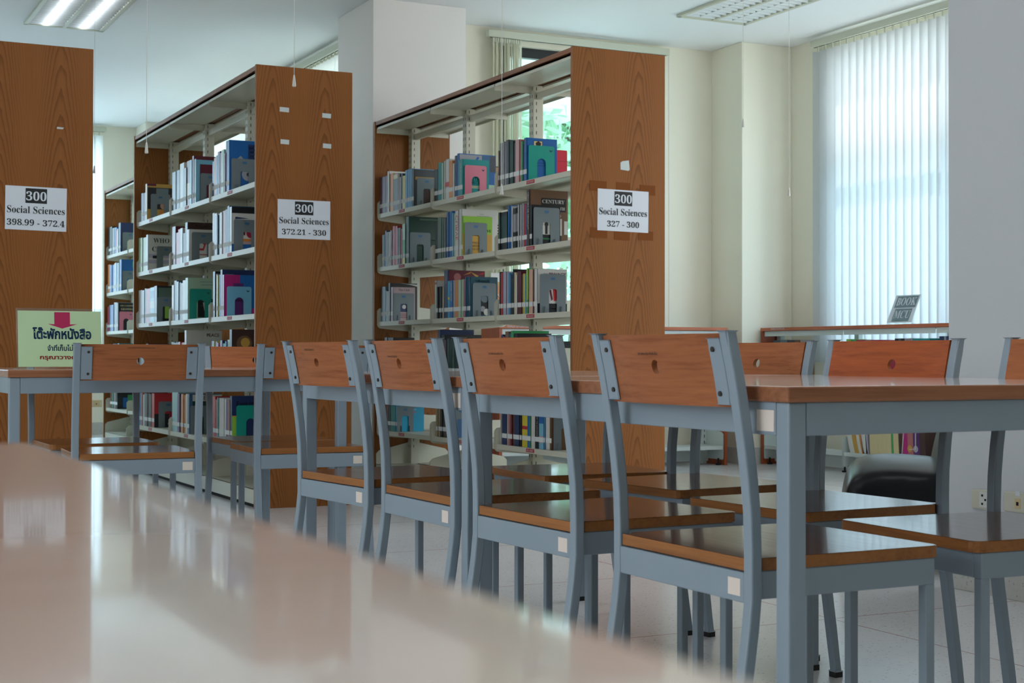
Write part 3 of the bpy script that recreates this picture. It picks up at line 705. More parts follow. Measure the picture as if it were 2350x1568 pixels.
def book(x, y0, th, h, d, z, col, label, group, art=None, lab=True, band=None, spine=None):
    """spine faces -x at x, cover at y0 - th faces -y; stands on z"""
    cov = C(col); b = MB(); c = 0.0018
    b.box(0, c, -th/2, th/2, 0, h); b.box(0, d, -th/2, -th/2+c, 0, h); b.box(0, d, th/2-c, th/2, 0, h)
    o = b.build('book', cov, None, loc=(x, y0-th/2, z)); tag(o, label, 'book', group)
    if th > 0.006: box('page_block', M_PAGES, (c, d-0.004, -th/2+c, th/2-c, 0.003, h-0.004), o)
    if lab and th > 0.005:
        box('spine_label', M_CALL, (-0.0006, -0.0001, -th/2+0.0006, th/2-0.0006, 0.036, 0.060), o)
    if band:
        for cn, v0, v1 in band: box('spine_band', C(cn), (-0.0005, -0.0001, -th/2+0.0003, th/2-0.0003, h*v0, h*v1), o)
    if spine:
        txt, cn, v0, v1 = spine
        letters('spine_title', txt, C(cn), o, lambda u, v: (-0.0009, v, h*(v0+v1)/2-u), w=h*(v1-v0))
    k = 0
    for a in art or ():
        k += 1; y = -th/2-0.0002*k
        if a[0] == 'r': rect_on(o, 'cover_print', C(a[5]), d*a[1], d*a[2], h*a[3], h*a[4], y)
        elif a[0] == 't': letters('cover_title', a[1], C(a[5]), o, lambda u, v: (d*a[2]+u, y, h*a[3]+v), w=d*a[4], bold=0.01)
        elif a[0] == 's': letters('cover_title', mbold(a[1]), C(a[5]), o, lambda u, v: (d*a[2]+u, y, h*a[3]+v), w=d*a[4])
        elif a[0] == 'c':                             # disc or polygon: centre, radius (of d), sides, colour
            n = a[4]; pts = [(d*a[1]+d*a[3]*math.cos(math.pi/2+2*math.pi*i/n), y, h*a[2]+d*a[3]*math.sin(math.pi/2+2*math.pi*i/n)) for i in range(n)]
            MB().add(pts, [tuple(range(n))]).build('cover_print', C(a[5]), o)
        elif a[0] == 'p':                             # free polygon in cover fractions
            MB().add([(d*u, y, h*v) for u, v in a[1]], [tuple(range(len(a[1])))]).build('cover_print', C(a[2]), o)
    return o
def bookend(x, y, z, w, h, kind, label):
    m = M_BEND if kind == 'steel' else mat('plastic_'+kind, srgb(*dict(teal=(20, 150, 136), pink=(206, 122, 142), lightblue=(112, 176, 208))[kind]), 0.35)
    r = 0.011; iw = 0.046 if kind == 'steel' else 0.05; it = h*0.62 if kind == 'steel' else h*0.64
    arc = lambda cx, cz, rr, a0, a1, n=5: [(cx+rr*math.cos(math.radians(a0+(a1-a0)*i/n)), cz+rr*math.sin(math.radians(a0+(a1-a0)*i/n))) for i in range(n+1)]
    x0 = (w-iw)/2; x1 = x0+iw; ri = 0.01 if kind == 'steel' else iw/2-0.0001
    pts = [(0, 0)]+arc(r, h-r, r, 180, 90)+arc(w-r, h-r, r, 90, 0)+[(w, 0), (x1, 0)]+arc(x1-ri, it-ri, ri, 0, 90)+arc(x0+ri, it-ri, ri, 90, 180)+[(x0, 0)]
    n = len(pts); t = 0.0014 if kind == 'steel' else 0.003
    # split into three convex-ish pieces so the arch stays open
    o = MB().prism(pts, 'y', -t, 0).build('bookend', m, None, loc=(x, y, z)); tag(o, label, 'bookend', 'bookends on the library shelves')
    if kind == 'steel':
        L = MB()
        for cx in (-0.006, 0.006):
            P = [(w/2+cx+0.008*math.cos(2*math.pi*i/16), -t-0.0003, h-0.022+0.0075*math.sin(2*math.pi*i/16)) for i in range(16)]
            L.add(P, [tuple(range(16))])
        L.build('round_logo', M_LOGO, o)
        for sx in (0.028, w-0.028): box('bent_tab', M_BEND, (sx-0.001, sx+0.001, -0.010, -t, 0.0, 0.036), o)
    else:
        MB().prism([(w-0.026, h-0.03), (w-0.016, h-0.03), (w-0.012, h-0.018), (w-0.021, h-0.024), (w-0.030, h-0.018)], 'y', -t-0.0005, -t).build('tick_logo', mat('logo_ink', srgb(20, 70, 80), 0.5), o)
    return o
def row(case, r, bay, px0, scale, items, end=None, x_in=0.026):
    """items: (colour, width, height, count[, opts]) in photo-crop units, from the far end of the bay towards the camera"""
    cs = CASES[case]; x = cs['x']+x_in; z = ROWZ[r]+0.0006; y = yfrom(px0, x); p = px0; k = 0
    ymin, ymax = sorted((cs['ys'][3-bay], cs['ys'][3-bay-1]))
    where = f"{ROWN[r]} shelf, {BAYN[bay]} bay, {CASEN[case]}"
    total = sum(i[3] for i in items); grp = f"books on the {ROWN[r]} shelf of the {CASEN[case]}"
    last = None; y = min(y, ymax-0.014)
    for it in items:
        col, wd, hh, n = it[:4]; o = it[4] if len(it) > 4 else {}
        for j in range(n):
            p2 = p+wd/scale; th = max(yfrom(p, x)-yfrom(p2, x), 0.004); p = p2
            h = hh/scale/pxm(x, y); h = min(max(h, 0.15), 0.325)*(1+random.uniform(-0.012, 0.012))
            h = o.get('h', h)
            d = o.get('d', 0.135+0.03*random.random())
            if y-th < ymin+0.012: return last
            size = 'slim' if th < 0.012 else 'thick' if th > 0.026 else ''
            nm = o.get('name') or f"{size} {col} book".strip()
            lb = f"{nm}, {where}" if 'name' in o else f"{nm}, {ORD[min(k, 19)]} from far end, {where}"
            if len(lb.replace('-', ' ').split()) > 16: lb = f"{nm}, {ORD[min(k, 19)]} along, {where}"
            last = book(x+random.uniform(0, 0.006)+o.get('dx', 0), y-0.0004, th-0.0008, h, d, z, col, lb, grp, o.get('art'), o.get('lab', True), o.get('band'), o.get('spine'))
            y -= th; k += 1
    if end:
        kind, dx = end[0], end[1]; w, h = (end[2], end[3]) if len(end) > 3 else (0.132, 0.176)
        nm = {'steel': 'grey steel', 'teal': 'teal plastic', 'pink': 'pink plastic', 'lightblue': 'light blue plastic'}[kind]
        bookend(x+dx, y-0.004, z, w, h, kind, f"{nm} bookend with arch cutout, {where}")
        y -= 0.006
    return y
K = 4.796; kx = lambda c: 840+c/K                   # crop units of the 327 case
row('327', 0, 0, kx(130), K, [('purple', 22, 405, 4), ('white', 20, 450, 1), ('orange', 40, 420, 1), ('slate', 50, 405, 1, {'band': [('cream', .86, .98)]}), ('brown', 25, 400, 1), ('white', 12, 360, 1), ('navy', 16, 390, 1), ('yellow', 32, 360, 1), ('sky', 24, 420, 3),
    ('darkgrey', 22, 405, 1, {'d': .2, 'name': 'dark grey photo-cover book', 'art': [('r', .05, .95, .72, .8, 'gold'), ('r', .3, .8, .05, .55, 'chocolate'), ('c', .6, .48, .09, 20, 'blue')]})], ('steel', .02))
row('327', 0, 1, kx(712), K, [('black', 40, 350, 1), ('teal', 25, 415, 2), ('mint', 20, 405, 1), ('white', 16, 420, 1), ('white', 40, 430, 1, {'band': [('red', .3, .42)]}), ('orange', 40, 405, 1), ('white', 20, 370, 1), ('navy', 25, 450, 1),
    ('blue', 18, 470, 1, {'d': .235, 'name': 'tall pale blue picture-cover book', 'art': [('r', .02, .62, .1, .98, 'grey'), ('p', [(.35, .75), (.5, .95), (.55, .93), (.42, .72)], 'blue'), ('r', .62, .84, .1, .98, 'steelblue'), ('r', .84, .99, .6, .98, 'darkgrey'), ('r', .7, .98, .04, .3, 'mint')]}),
    ('teal', 44, 400, 1, {'d': .165, 'name': 'teal book titled Political Theory', 'spine': ('THE RHETORIC', 'cream', .3, .9), 'art': [('t', 'POLITICAL', .5, .46, .8, 'black'), ('t', 'THEORY', .5, .36, .62, 'black'), ('r', .22, .7, .25, .27, 'cream'), ('r', .22, .7, .21, .23, 'cream')]})], ('pink', .015, .135, .172))
row('327', 0, 2, kx(1442), K, [('brown', 12, 400, 1), ('grey', 18, 480, 4), ('darkgrey', 30, 490, 1), ('darkgreen', 25, 470, 2), ('black', 20, 450, 1), ('pink', 45, 475, 1), ('rose', 18, 465, 1), ('green', 18, 440, 1), ('navy', 12, 410, 1),
    ('blue', 30, 470, 1, {'d': .178, 'name': 'bright blue book with small bird picture', 'art': [('r', .22, .52, .78, .94, 'black'), ('r', .235, .505, .79, .93, 'cream'), ('c', .38, .86, .1, 5, 'chocolate'), ('r', .3, .75, .42, .43, 'navy'), ('r', .3, .75, .36, .37, 'navy')]})], ('teal', .012, .152, .185))
row('327', 1, 0, kx(175), K, [('black', 14, 350, 2), ('navy', 16, 395, 1), ('darkgrey', 14, 380, 1), ('brown', 14, 380, 1), ('cream', 14, 370, 1), ('lilac', 14, 390, 1), ('rose', 16, 400, 1), ('red', 25, 430, 2), ('black', 18, 400, 1), ('brown', 16, 400, 1), ('red', 14, 390, 1), ('white', 12, 430, 1), ('green', 26, 440, 1, {'band': [('yellow', 0, .16), ('mint', .6, 1)]}),
    ('darkgreen', 36, 510, 1, {'d': .205, 'name': 'large dark green book faced out', 'art': [('r', .35, .95, .93, .96, 'sage'), ('t', 'society', .78, .5, .2, 'mint'), ('t', 'A.R. Harris', .38, .38, .3, 'white')]})], ('steel', .008, .138, .19))
row('327', 1, 1, kx(752), K, [('black', 16, 410, 2), ('sage', 22, 450, 3), ('slate', 20, 440, 1), ('brown', 15, 440, 1), ('blue', 20, 500, 3), ('lightblue', 12, 480, 1), ('mint', 20, 470, 1), ('white', 36, 495, 1, {'spine': ('CURVE', 'red', .35, .9)}),
    ('white', 30, 510, 1, {'d': .225, 'name': 'large white book standing behind the green one', 'art': [('r', .5, .62, .9, .905, 'black'), ('r', .42, .75, .86, .865, 'black')]}),
    ('lime', 15, 430, 1, {'d': .185, 'name': 'lime green book titled Comparative Politics', 'art': [('r', 0, 1, 0, .55, 'gold'), ('s', 'S.N. RAY', .35, .83, .36, 'sage'), ('s', 'COMPARATIVE', .52, .64, .9, 'black'), ('s', 'POLITICS', .52, .54, .6, 'black'), ('s', 'APPROACHES', .5, .33, .55, 'brown'), ('s', 'METHODS', .5, .25, .4, 'brown'), ('s', 'AND ISSUES', .5, .17, .5, 'brown')]})], ('steel', .012, .14, .188))
row('327', 1, 2, kx(1452), K, [('black', 20, 410, 5, {'band': [('darkgreen', .3, .9)]}), ('blue', 22, 470, 2), ('white', 15, 460, 1), ('black', 18, 440, 3, {'band': [('grey', .4, .85)]}), ('white', 14, 470, 1), ('navy', 12, 470, 1), ('white', 14, 470, 1), ('grey', 24, 480, 1), ('crimson', 24, 470, 1), ('steelblue', 14, 460, 1),
    ('chocolate', 30, 590, 1, {'h': .292, 'd': .225, 'name': 'tall brown photo book titled Century of Growth', 'lab': False, 'spine': ('CENTURY OF GROWTH', 'white', .3, .95), 'art': [('r', .02, 1, 0, 1, 'brown'), ('r', .3, .95, .62, .86, 'black'), ('s', 'CENTURY', .62, .8, .58, 'white'), ('s', 'OF GROWTH', .62, .68, .6, 'white'), ('r', .72, .84, .2, .5, 'white'), ('r', .9, .99, .22, .46, 'white'), ('r', .73, .83, .05, .2, 'chocolate'), ('c', .78, .55, .04, 12, 'skin')]}),
    ('black', 25, 450, 1, {'d': .165, 'name': 'black book titled Media Bias with raised fists', 'art': [('s', 'Media Bias,', .55, .9, .5, 'red'), ('s', 'Terrorism', .5, .82, .6, 'red'), ('r', .28, .72, .28, .64, 'white'), ('r', .30, .37, .29, .5, 'red'), ('c', .335, .53, .06, 7, 'red'), ('r', .46, .55, .29, .5, 'black'), ('c', .505, .53, .075, 7, 'black'), ('r', .64, .70, .29, .5, 'green'), ('c', .67, .53, .05, 7, 'green'), ('s', 'Christian', .5, .18, .35, 'green')]})], ('steel', .008, .152, .198))
row('327', 2, 0, kx(160), K, [('slate', 24, 380, 2), ('navy', 12, 340, 1), ('white', 12, 330, 2), ('black', 18, 415, 1, {'d': .185, 'name': 'black book with white arc on its cover', 'art': [('p', [(.35, 1), (1, .97), (1, .92), (.7, .97)], 'white')]}),
    ('mauve', 26, 372, 1, {'d': .15, 'name': 'dusty pink book with small photo', 'art': [('s', 'The Club', .5, .92, .5, 'chocolate'), ('s', 'Virgin', .5, .62, .36, 'maroon'), ('r', .26, .72, .27, .55, 'navy'), ('c', .5, .42, .09, 9, 'white'), ('r', .28, .7, .2, .215, 'maroon'), ('r', .28, .7, .15, .165, 'maroon'), ('r', .28, .7, .1, .115, 'maroon')]})], ('steel', .006, .14, .176))
row('327', 2, 1, kx(752), K, [('white', 22, 420, 1, {'band': [('rose', .9, .96)]}), ('black', 16, 350, 4), ('cream', 12, 350, 1),
    ('navy', 44, 525, 1, {'d': .235, 'name': 'tall navy book with red foil cover', 'spine': ('CHAOS', 'gold', .72, .93), 'art': [('r', .02, 1, 0, 1, 'maroon'), ('c', .25, .86, .1, 9, 'rose'), ('p', [(.4, .9), (.62, .98), (.6, .94)], 'orange'), ('p', [(.6, .98), (.8, .84), (.82, .9)], 'gold'), ('p', [(.8, .92), (.98, .98), (.96, .93)], 'red')]}),
    ('cyan', 22, 410, 1, {'band': [('yellow', .5, .56)]}), ('blue', 36, 410, 1, {'spine': ('DAVID HUME', 'white', .45, .93)}), ('grey', 24, 410, 1), ('orange', 40, 410, 1), ('mint', 27, 410, 2), ('rose', 20, 410, 1), ('steelblue', 12, 440, 3),
    ('petrol', 20, 440, 1, {'d': .17, 'name': 'dark teal book titled The Rebirth', 'art': [('t', 'The', .22, .9, .14, 'cream'), ('t', 'Rebirth', .5, .9, .4, 'cream'), ('t', 'of Nature', .4, .81, .5, 'cream'), ('r', .3, .8, .05, .62, 'black'), ('c', .52, .46, .14, 9, 'slate'), ('c', .45, .2, .1, 7, 'grey'), ('c', .6, .12, .12, 8, 'white')]})], ('steel', .014, .145, .19))
row('327', 2, 2, kx(1462), K, [('black', 14, 480, 1), ('red', 22, 470, 1), ('lilac', 20, 475, 3), ('sky', 20, 460, 1), ('steelblue', 18, 440, 1), ('darkgreen', 14, 400, 1), ('black', 16, 500, 1), ('cream', 22, 460, 1), ('white', 16, 440, 1), ('maroon', 22, 470, 2), ('brown', 14, 430, 1), ('yellow', 18, 440, 1), ('lightblue', 14, 430, 1), ('white', 12, 470, 1), ('green', 18, 500, 1, {'band': [('lime', .3, 1)]}), ('peach', 25, 490, 2), ('black', 14, 480, 1),
    ('white', 34, 490, 1, {'d': .172, 'name': 'white book titled The Privacy Advocates', 'lab': True, 'art': [('t', 'THE', .28, .88, .14, 'darkgrey'), ('t', 'PRIVACY', .68, .88, .58, 'red'), ('t', 'ADVOCATES', .6, .78, .7, 'darkgrey'), ('r', 0, 1, 0, .22, 'black'), ('p', [(.4, .52), (.46, .53), (.52, .32), (.47, .28)], 'maroon'), ('p', [(.52, .55), (.68, .55), (.64, .28), (.55, .28)], 'red'), ('p', [(.68, .53), (.76, .53), (.74, .28), (.66, .3)], 'black'), ('t', 'COLIN J. BENNETT', .5, .1, .5, 'white')]})], ('steel', .014, .15, .2))
row('327', 3, 0, kx(200), K, [('black', 30, 430, 3)], None)
row('327', 3, 1, kx(790), K, [('navy', 30, 560, 1, {'h': .285, 'd': .215, 'name': 'tall navy book with small white label', 'art': [('r', .6, .95, .8, .83, 'white')]}), ('black', 42, 500, 1, {'h': .255, 'd': .235, 'name': 'wide black album'}), ('maroon', 22, 430, 1, {'h': .225}), ('darkgreen', 18, 440, 6, {'h': .232}), ('chocolate', 26, 430, 1, {'h': .228})], None)
row('327', 3, 2, kx(1478), K, [('navy', 25, 520, 1, {'h': .245, 'd': .22}), ('red', 20, 480, 1, {'h': .235}), ('brown', 40, 560, 1, {'h': .262, 'd': .2}), ('petrol', 30, 520, 1, {'h': .25, 'd': .2}), ('green', 30, 560, 1, {'h': .265, 'd': .21}), ('black', 44, 520, 1, {'h': .25, 'd': .2})], ('steel', .04))
row('327', 4, 0, kx(222), K, [('maroon', 18, 400, 1), ('black', 24, 400, 1), ('teal', 28, 410, 2), ('cyan', 28, 410, 1, {'d': .175, 'name': 'turquoise book with number 14 badge', 'art': [('c', .5, .8, .14, 24, 'maroon'), ('t', '14', .5, .8, .15, 'yellow'), ('r', .3, .7, .64, .67, 'rose'), ('r', .3, .7, .57, .6, 'lightblue'), ('r', .3, .7, .5, .53, 'rose')]})], ('steel', -.004, .11, .16))
row('327', 4, 1, kx(768), K, [('tan', 22, 420, 2), ('black', 26, 420, 2), ('brown', 20, 410, 1), ('steelblue', 22, 410, 1, {'d': .17})], ('steel', .012))
row('327', 4, 2, kx(1480), K, [('white', 10, 470, 1), ('navy', 30, 460, 2), ('white', 14, 450, 1), ('rose', 26, 460, 1), ('maroon', 20, 450, 1), ('brown', 22, 440, 1), ('navy', 54, 470, 1), ('black', 22, 450, 1), ('yellow', 33, 470, 2, {'band': [('red', .42, .5)]}), ('blue', 26, 450, 1), ('green', 14, 440, 1), ('white', 44, 470, 1), ('black', 46, 460, 1, {'spine': ('SCHOOL OF POLITICS', 'white', .3, .95)}), ('lightblue', 52, 470, 1, {'band': [('blue', .6, 1), ('pink', .15, .3)]}), ('sky', 14, 450, 1), ('white', 48, 470, 1), ('brown', 22, 450, 1, {'d': .17})], ('steel', .012))
K2 = 3.648; kx2 = lambda c: 200+c/K2
row('372', 0, 0, kx2(445), K2, [('navy', 12, 235, 3), ('gold', 14, 300, 1, {'d': .205, 'name': 'orange book with dark crowd photo', 'art': [('r', 0, .3, .94, 1, 'maroon'), ('r', .02, .98, .3, .9, 'black'), ('r', .3, .7, .5, .88, 'slate'), ('c', .8, .62, .14, 12, 'chocolate'), ('c', .8, .58, .07, 12, 'skin'), ('c', .55, .4, .12, 10, 'skin'), ('r', .4, .9, .05, .28, 'orange')]})], ('steel', .025))
row('372', 0, 1, kx2(703), K2, [('black', 30, 320, 2), ('white', 35, 370, 1), ('darkgrey', 25, 320, 1), ('maroon', 30, 370, 1, {'band': [('cream', .2, .5)]}), ('lightblue', 16, 370, 1), ('maroon', 14, 395, 1, {'d': .2, 'name': 'tall maroon book behind the bordered one'}), ('maroon', 16, 370, 1, {'d': .17, 'name': 'maroon book with pale border and gold seal', 'art': [('r', .0, 1, .88, .98, 'lightblue'), ('r', 0, .14, 0, .98, 'lightblue'), ('c', .62, .42, .1, 16, 'gold'), ('c', .62, .42, .07, 16, 'maroon')]})], ('steel', .03, .12, .178))
row('372', 0, 2, kx2(1022), K2, [('blue', 15, 290, 1), ('orange', 18, 320, 1), ('sky', 15, 335, 1), ('violet', 18, 355, 1), ('white', 12, 340, 1), ('mint', 22, 365, 1), ('rose', 10, 330, 1),
    ('blue', 28, 430, 1, {'d': .215, 'name': 'big blue book titled Using Technology to Increase', 'art': [('r', .5, 1, .3, .93, 'navy'), ('t', 'USING', .64, .86, .24, 'white'), ('t', 'TECHNOLOGY', .76, .78, .46, 'white'), ('t', 'TO INCREASE', .76, .70, .46, 'white'), ('t', 'LEARNING', .72, .52, .4, 'white'), ('p', [(.15, .6), (.3, .7), (.42, .6), (.42, .5), (.15, .5)], 'grey'), ('c', .5, .34, .17, 20, 'grey'), ('c', .5, .34, .05, 12, 'darkgrey')]})], ('steel', .016, .15, .182))
row('372', 1, 0, kx2(405), K2, [('palegreen', 16, 285, 4), ('white', 14, 298, 1, {'d': .215, 'name': 'white book titled Who Cares', 'art': [('s', 'WHO', .42, .84, .5, 'black'), ('s', 'CARES?', .5, .6, .74, 'black'), ('r', .02, .98, .36, .46, 'lilac'), ('r', .02, .98, .2, .3, 'lilac'), ('r', .15, .32, .34, .42, 'black')]})], ('steel', .06, .13, .165))
row('372', 1, 1, kx2(705), K2, [('maroon', 28, 320, 1), ('red', 20, 260, 1, {'band': [('crimson', .7, 1)]}), ('red', 18, 290, 1), ('white', 20, 290, 1), ('black', 18, 250, 1), ('chocolate', 20, 330, 1, {'d': .185, 'name': 'dark brown tall book', 'art': [('t', 'MODERN EUROPEAN CONVENTION', .52, .91, .9, 'white')]}),
    ('white', 20, 270, 1, {'d': .165, 'name': 'white book with red pentagon', 'art': [('c', .42, .5, .22, 5, 'red'), ('c', .44, .5, .12, 5, 'white'), ('r', .3, .8, .2, .24, 'rose'), ('r', .55, .9, .6, .9, 'mint')]})], ('steel', .016, .142, .178))
row('372', 1, 2, kx2(1030), K2, [('lilac', 18, 360, 1), ('white', 20, 350, 1), ('navy', 12, 335, 1), ('slate', 18, 340, 1), ('white', 18, 350, 1), ('rose', 26, 360, 1), ('black', 18, 370, 1), ('steelblue', 16, 390, 1),
    ('white', 20, 378, 1, {'d': .195, 'name': 'white book with red apple under black top', 'art': [('r', 0, 1, .86, 1, 'black'), ('r', 0, 1, .0, .18, 'blue'), ('c', .55, .42, .13, 16, 'crimson'), ('r', .34, .39, .38, .6, 'maroon'), ('r', .3, .8, .24, .3, 'orange'), ('r', .1, .9, .18, .24, 'mauve'), ('p', [(.1, .78), (.5, .75), (.1, .73)], 'navy')]})], ('steel', .012, .15, .18))
row('372', 2, 0, kx2(414), K2, [('white', 30, 276, 1), ('lilac', 20, 270, 1), ('slate', 15, 290, 1), ('red', 34, 285, 1), ('lightblue', 34, 290, 1, {'band': [('white', .4, .6), ('blue', .7, .9)]}), ('black', 22, 300, 1, {'d': .175, 'name': 'black book with lime picture of a figure', 'art': [('r', .05, .95, .7, .95, 'sage'), ('r', .3, .95, .1, .56, 'lime'), ('r', .5, .72, .1, .4, 'black'), ('c', .61, .44, .08, 10, 'black')]})], ('steel', .004, .115, .165))
row('372', 2, 1, kx2(700), K2, [('white', 18, 300, 1), ('navy', 20, 330, 1), ('slate', 20, 320, 1), ('black', 14, 310, 1), ('brown', 18, 310, 1), ('white', 24, 330, 1), ('mint', 20, 350, 1, {'d': .205, 'name': 'pale book with small print at its head', 'art': [('r', .35, .9, .9, .91, 'slate'), ('r', .4, .9, .83, .84, 'slate'), ('r', .3, .8, .05, .5, 'black'), ('p', [(.45, .4), (.6, .5), (.6, .25), (.5, .2)], 'white')]})], ('teal', .012, .135, .186))
row('372', 2, 2, kx2(1050), K2, [('black', 18, 380, 1), ('grey', 12, 360, 1), ('yellow', 12, 350, 1), ('sky', 14, 350, 1), ('navy', 16, 390, 1, {'d': .215, 'name': 'tall navy book behind the magenta one', 'art': [('c', .85, .5, .12, 16, 'blue'), ('r', .1, .3, .8, .9, 'grey')]}),
    ('magenta', 14, 350, 1, {'d': .18, 'name': 'magenta and blue book titled Meet Student', 'art': [('r', .5, 1, .2, 1, 'blue'), ('r', .3, .62, .0, .8, 'violet'), ('t', 'Meet', .46, .5, .3, 'white'), ('t', 'Student', .58, .4, .42, 'white')]})], ('lightblue', .02, .142, .168))
row('372', 3, 0, kx2(432), K2, [('grey', 20, 250, 3), ('navy', 18, 262, 1, {'d': .19, 'name': 'navy book with pink strip', 'art': [('r', .1, .95, .5, .8, 'pink'), ('r', .1, .4, .6, .75, 'white')]})], None)
row('372', 3, 1, kx2(680), K2, [('black', 12, 285, 5, {'band': [('white', .8, .9)]}), ('red', 14, 290, 2), ('orange', 14, 290, 1), ('white', 16, 300, 1, {'d': .22, 'h': .285, 'name': 'white book headed PEA', 'art': [('t', 'PEACE', .75, .9, .36, 'red')]}), ('sky', 14, 260, 1), ('chocolate', 20, 260, 1, {'d': .19})], None)
row('372', 3, 2, kx2(1024), K2, [('yellow', 12, 310, 4, {'band': [('darkgrey', .85, 1)]}), ('magenta', 12, 300, 2), ('navy', 18, 320, 1), ('teal', 13, 300, 2), ('blue', 10, 320, 1), ('mint', 24, 330, 1), ('chocolate', 20, 360, 1, {'d': .2, 'h': .275, 'name': 'dark book with brown portrait', 'art': [('c', .35, .72, .22, 16, 'brown'), ('c', .38, .74, .13, 12, 'gold'), ('t', 'James', .82, .9, .22, 'white'), ('t', 'James', .82, .8, .22, 'white'), ('t', 'Devos', .82, .7, .22, 'white'), ('r', 0, 1, 0, .35, 'slate')]})], None)
row('372', 4, 0, kx2(436), K2, [('sky', 14, 270, 1), ('rose', 14, 270, 1), ('white', 12, 260, 1), ('slate', 14, 270, 1), ('black', 16, 275, 3), ('red', 22, 285, 1, {'d': .195, 'name': 'red and black book', 'art': [('r', 0, 1, 0, .4, 'black'), ('r', .5, .95, .05, .5, 'crimson'), ('r', .6, .68, .05, .35, 'black'), ('t', 'AL GORE', .7, .12, .5, 'white')]})], ('steel', .03, .13, .17))
row('372', 4, 1, kx2(705), K2, [('aqua', 26, 330, 2), ('violet', 18, 320, 1), ('chocolate', 10, 300, 1), ('orange', 20, 320, 2), ('white', 14, 330, 1), ('steelblue', 16, 330, 1, {'d': .2, 'name': 'blue and white book with yellow block', 'art': [('r', .1, 1, .82, .98, 'white'), ('t', 'DELL', .5, .9, .4, 'darkgrey'), ('r', .1, 1, 0, .82, 'darkgreen'), ('r', .5, .78, .2, .35, 'orange'), ('r', .5, .78, .0, .2, 'blue'), ('r', .5, .78, .35, .6, 'navy'), ('t', 'L', .58, .44, .08, 'white')]})], ('steel', .006, .12, .17))
row('372', 4, 2, kx2(1052), K2, [('red', 22, 350, 1), ('crimson', 14, 330, 1), ('teal', 12, 350, 1), ('white', 15, 350, 4), ('violet', 26, 345, 1), ('orange', 8, 350, 1), ('navy', 18, 385, 1, {'d': .215, 'name': 'navy and lime book lettered Ex a C', 'art': [('r', 0, .2, 0, .55, 'lime'), ('r', 0, 1, .55, .57, 'orange'), ('t', 'Exploring', .42, .82, .6, 'white'), ('t', 'a Career', .36, .7, .5, 'white'), ('c', .7, .2, .15, 10, 'chocolate'), ('c', .72, .12, .12, 8, 'skin')]})], ('teal', .025, .16, .2))
row('rear', 0, 0, kx2(170), K2, [('black', 16, 235, 2), ('white', 8, 220, 1), ('navy', 14, 220, 1), ('blue', 14, 220, 1), ('red', 8, 190, 1), ('white', 10, 200, 1), ('navy', 16, 250, 1, {'d': .17, 'name': 'dark blue book faced out', 'art': [('r', .3, .8, .1, .4, 'navy'), ('t', 'Who', .55, .2, .3, 'white')]})], ('steel', .02))
row('rear', 1, 0, kx2(165), K2, [('orange', 20, 235, 1), ('blue', 16, 230, 2), ('white', 10, 240, 2), ('sky', 12, 235, 1), ('slate', 12, 240, 1), ('blue', 16, 260, 1, {'d': .19, 'name': 'blue and green book faced out', 'art': [('r', .5, .9, .75, .95, 'green'), ('t', 'Eng', .8, .62, .25, 'white'), ('r', .4, 1, .1, .4, 'teal')]})], ('steel', .012))
row('rear', 2, 0, kx2(168), K2, [('crimson', 12, 210, 1), ('navy', 14, 220, 1), ('blue', 12, 220, 2), ('slate', 14, 240, 1), ('grey', 12, 240, 1), ('black', 14, 235, 1, {'d': .17, 'name': 'black book titled Grammar English', 'art': [('s', 'THE CAMBRIDGE', .5, .9, .8, 'cream'), ('s', 'GRAMMAR', .5, .78, .7, 'cream'), ('s', 'ENGLISH', .5, .6, .6, 'cream')]})], ('pink', .01, .12, .17))
row('rear', 3, 0, kx2(180), K2, [('crimson', 12, 215, 1), ('teal', 12, 215, 1), ('green', 10, 215, 1), ('cyan', 12, 220, 2), ('rose', 16, 210, 1), ('teal', 14, 225, 1, {'d': .19, 'name': 'teal book with red patch', 'art': [('r', .1, .5, .5, .9, 'crimson'), ('r', .55, .98, .5, .95, 'yellow')]})], None)
row('rear', 4, 0, kx2(192), K2, [('maroon', 14, 215, 1), ('green', 8, 215, 1), ('navy', 12, 215, 1), ('grey', 12, 220, 1), ('black', 16, 235, 1, {'d': .2, 'name': 'dark book with bright colour blocks', 'art': [('c', .35, .75, .12, 10, 'red'), ('r', .5, .95, .65, .95, 'yellow'), ('r', .45, 1, .1, .5, 'green'), ('r', .25, .45, .05, .4, 'blue')]})], None)
# loose things on the far side of the 327 case
def prop_book(label, x0, x1, y0, y1, z, h, col, rz=0.0, art=None):
    o = MB().box(0, x1-x0, 0, y1-y0, 0, h).build('book', C(col), None, 0.001, loc=(x0, y0, z)); o.rotation_euler = (0, 0, rz); tag(o, label, 'book')
    box('page_block', M_PAGES, (0.002, x1-x0+0.0006, 0.002, y1-y0-0.002, 0.003, h+0.0004), o)
    for a in art or (): rect_on(o, 'cover_print', C(a[4]), a[0], a[1], a[2], a[3], -0.0005)
    return o
zt = ROWZ[0]+0.0006
t = thing('book_pouch', 'red cloth pouch with rounded corner and white barcode, top shelf of the 327 case', 'pouch', (3.822, 7.29, zt))
pts = [(0, 0), (0.135, 0), (0.135, 0.222), (0.075, 0.222), (0.045, 0.214), (0.022, 0.196), (0.008, 0.165), (0, 0.12)]
MB().prism(pts, 'y', -0.03, 0.03).build('pouch_body', mat('red_cloth', srgb(196, 40, 62), 0.75), t, 0.006)
MB().box(0.006, 0.026, -0.031, -0.0302, 0.10, 0.165).build('barcode_label', M_CALL, t)
for k in range(8): box('barcode_bar', M_INK, (0.010, 0.023, -0.0315, -0.0311, 0.108+k*0.006, 0.108+k*0.006+(0.002 if k % 2 else 0.0035)), t)
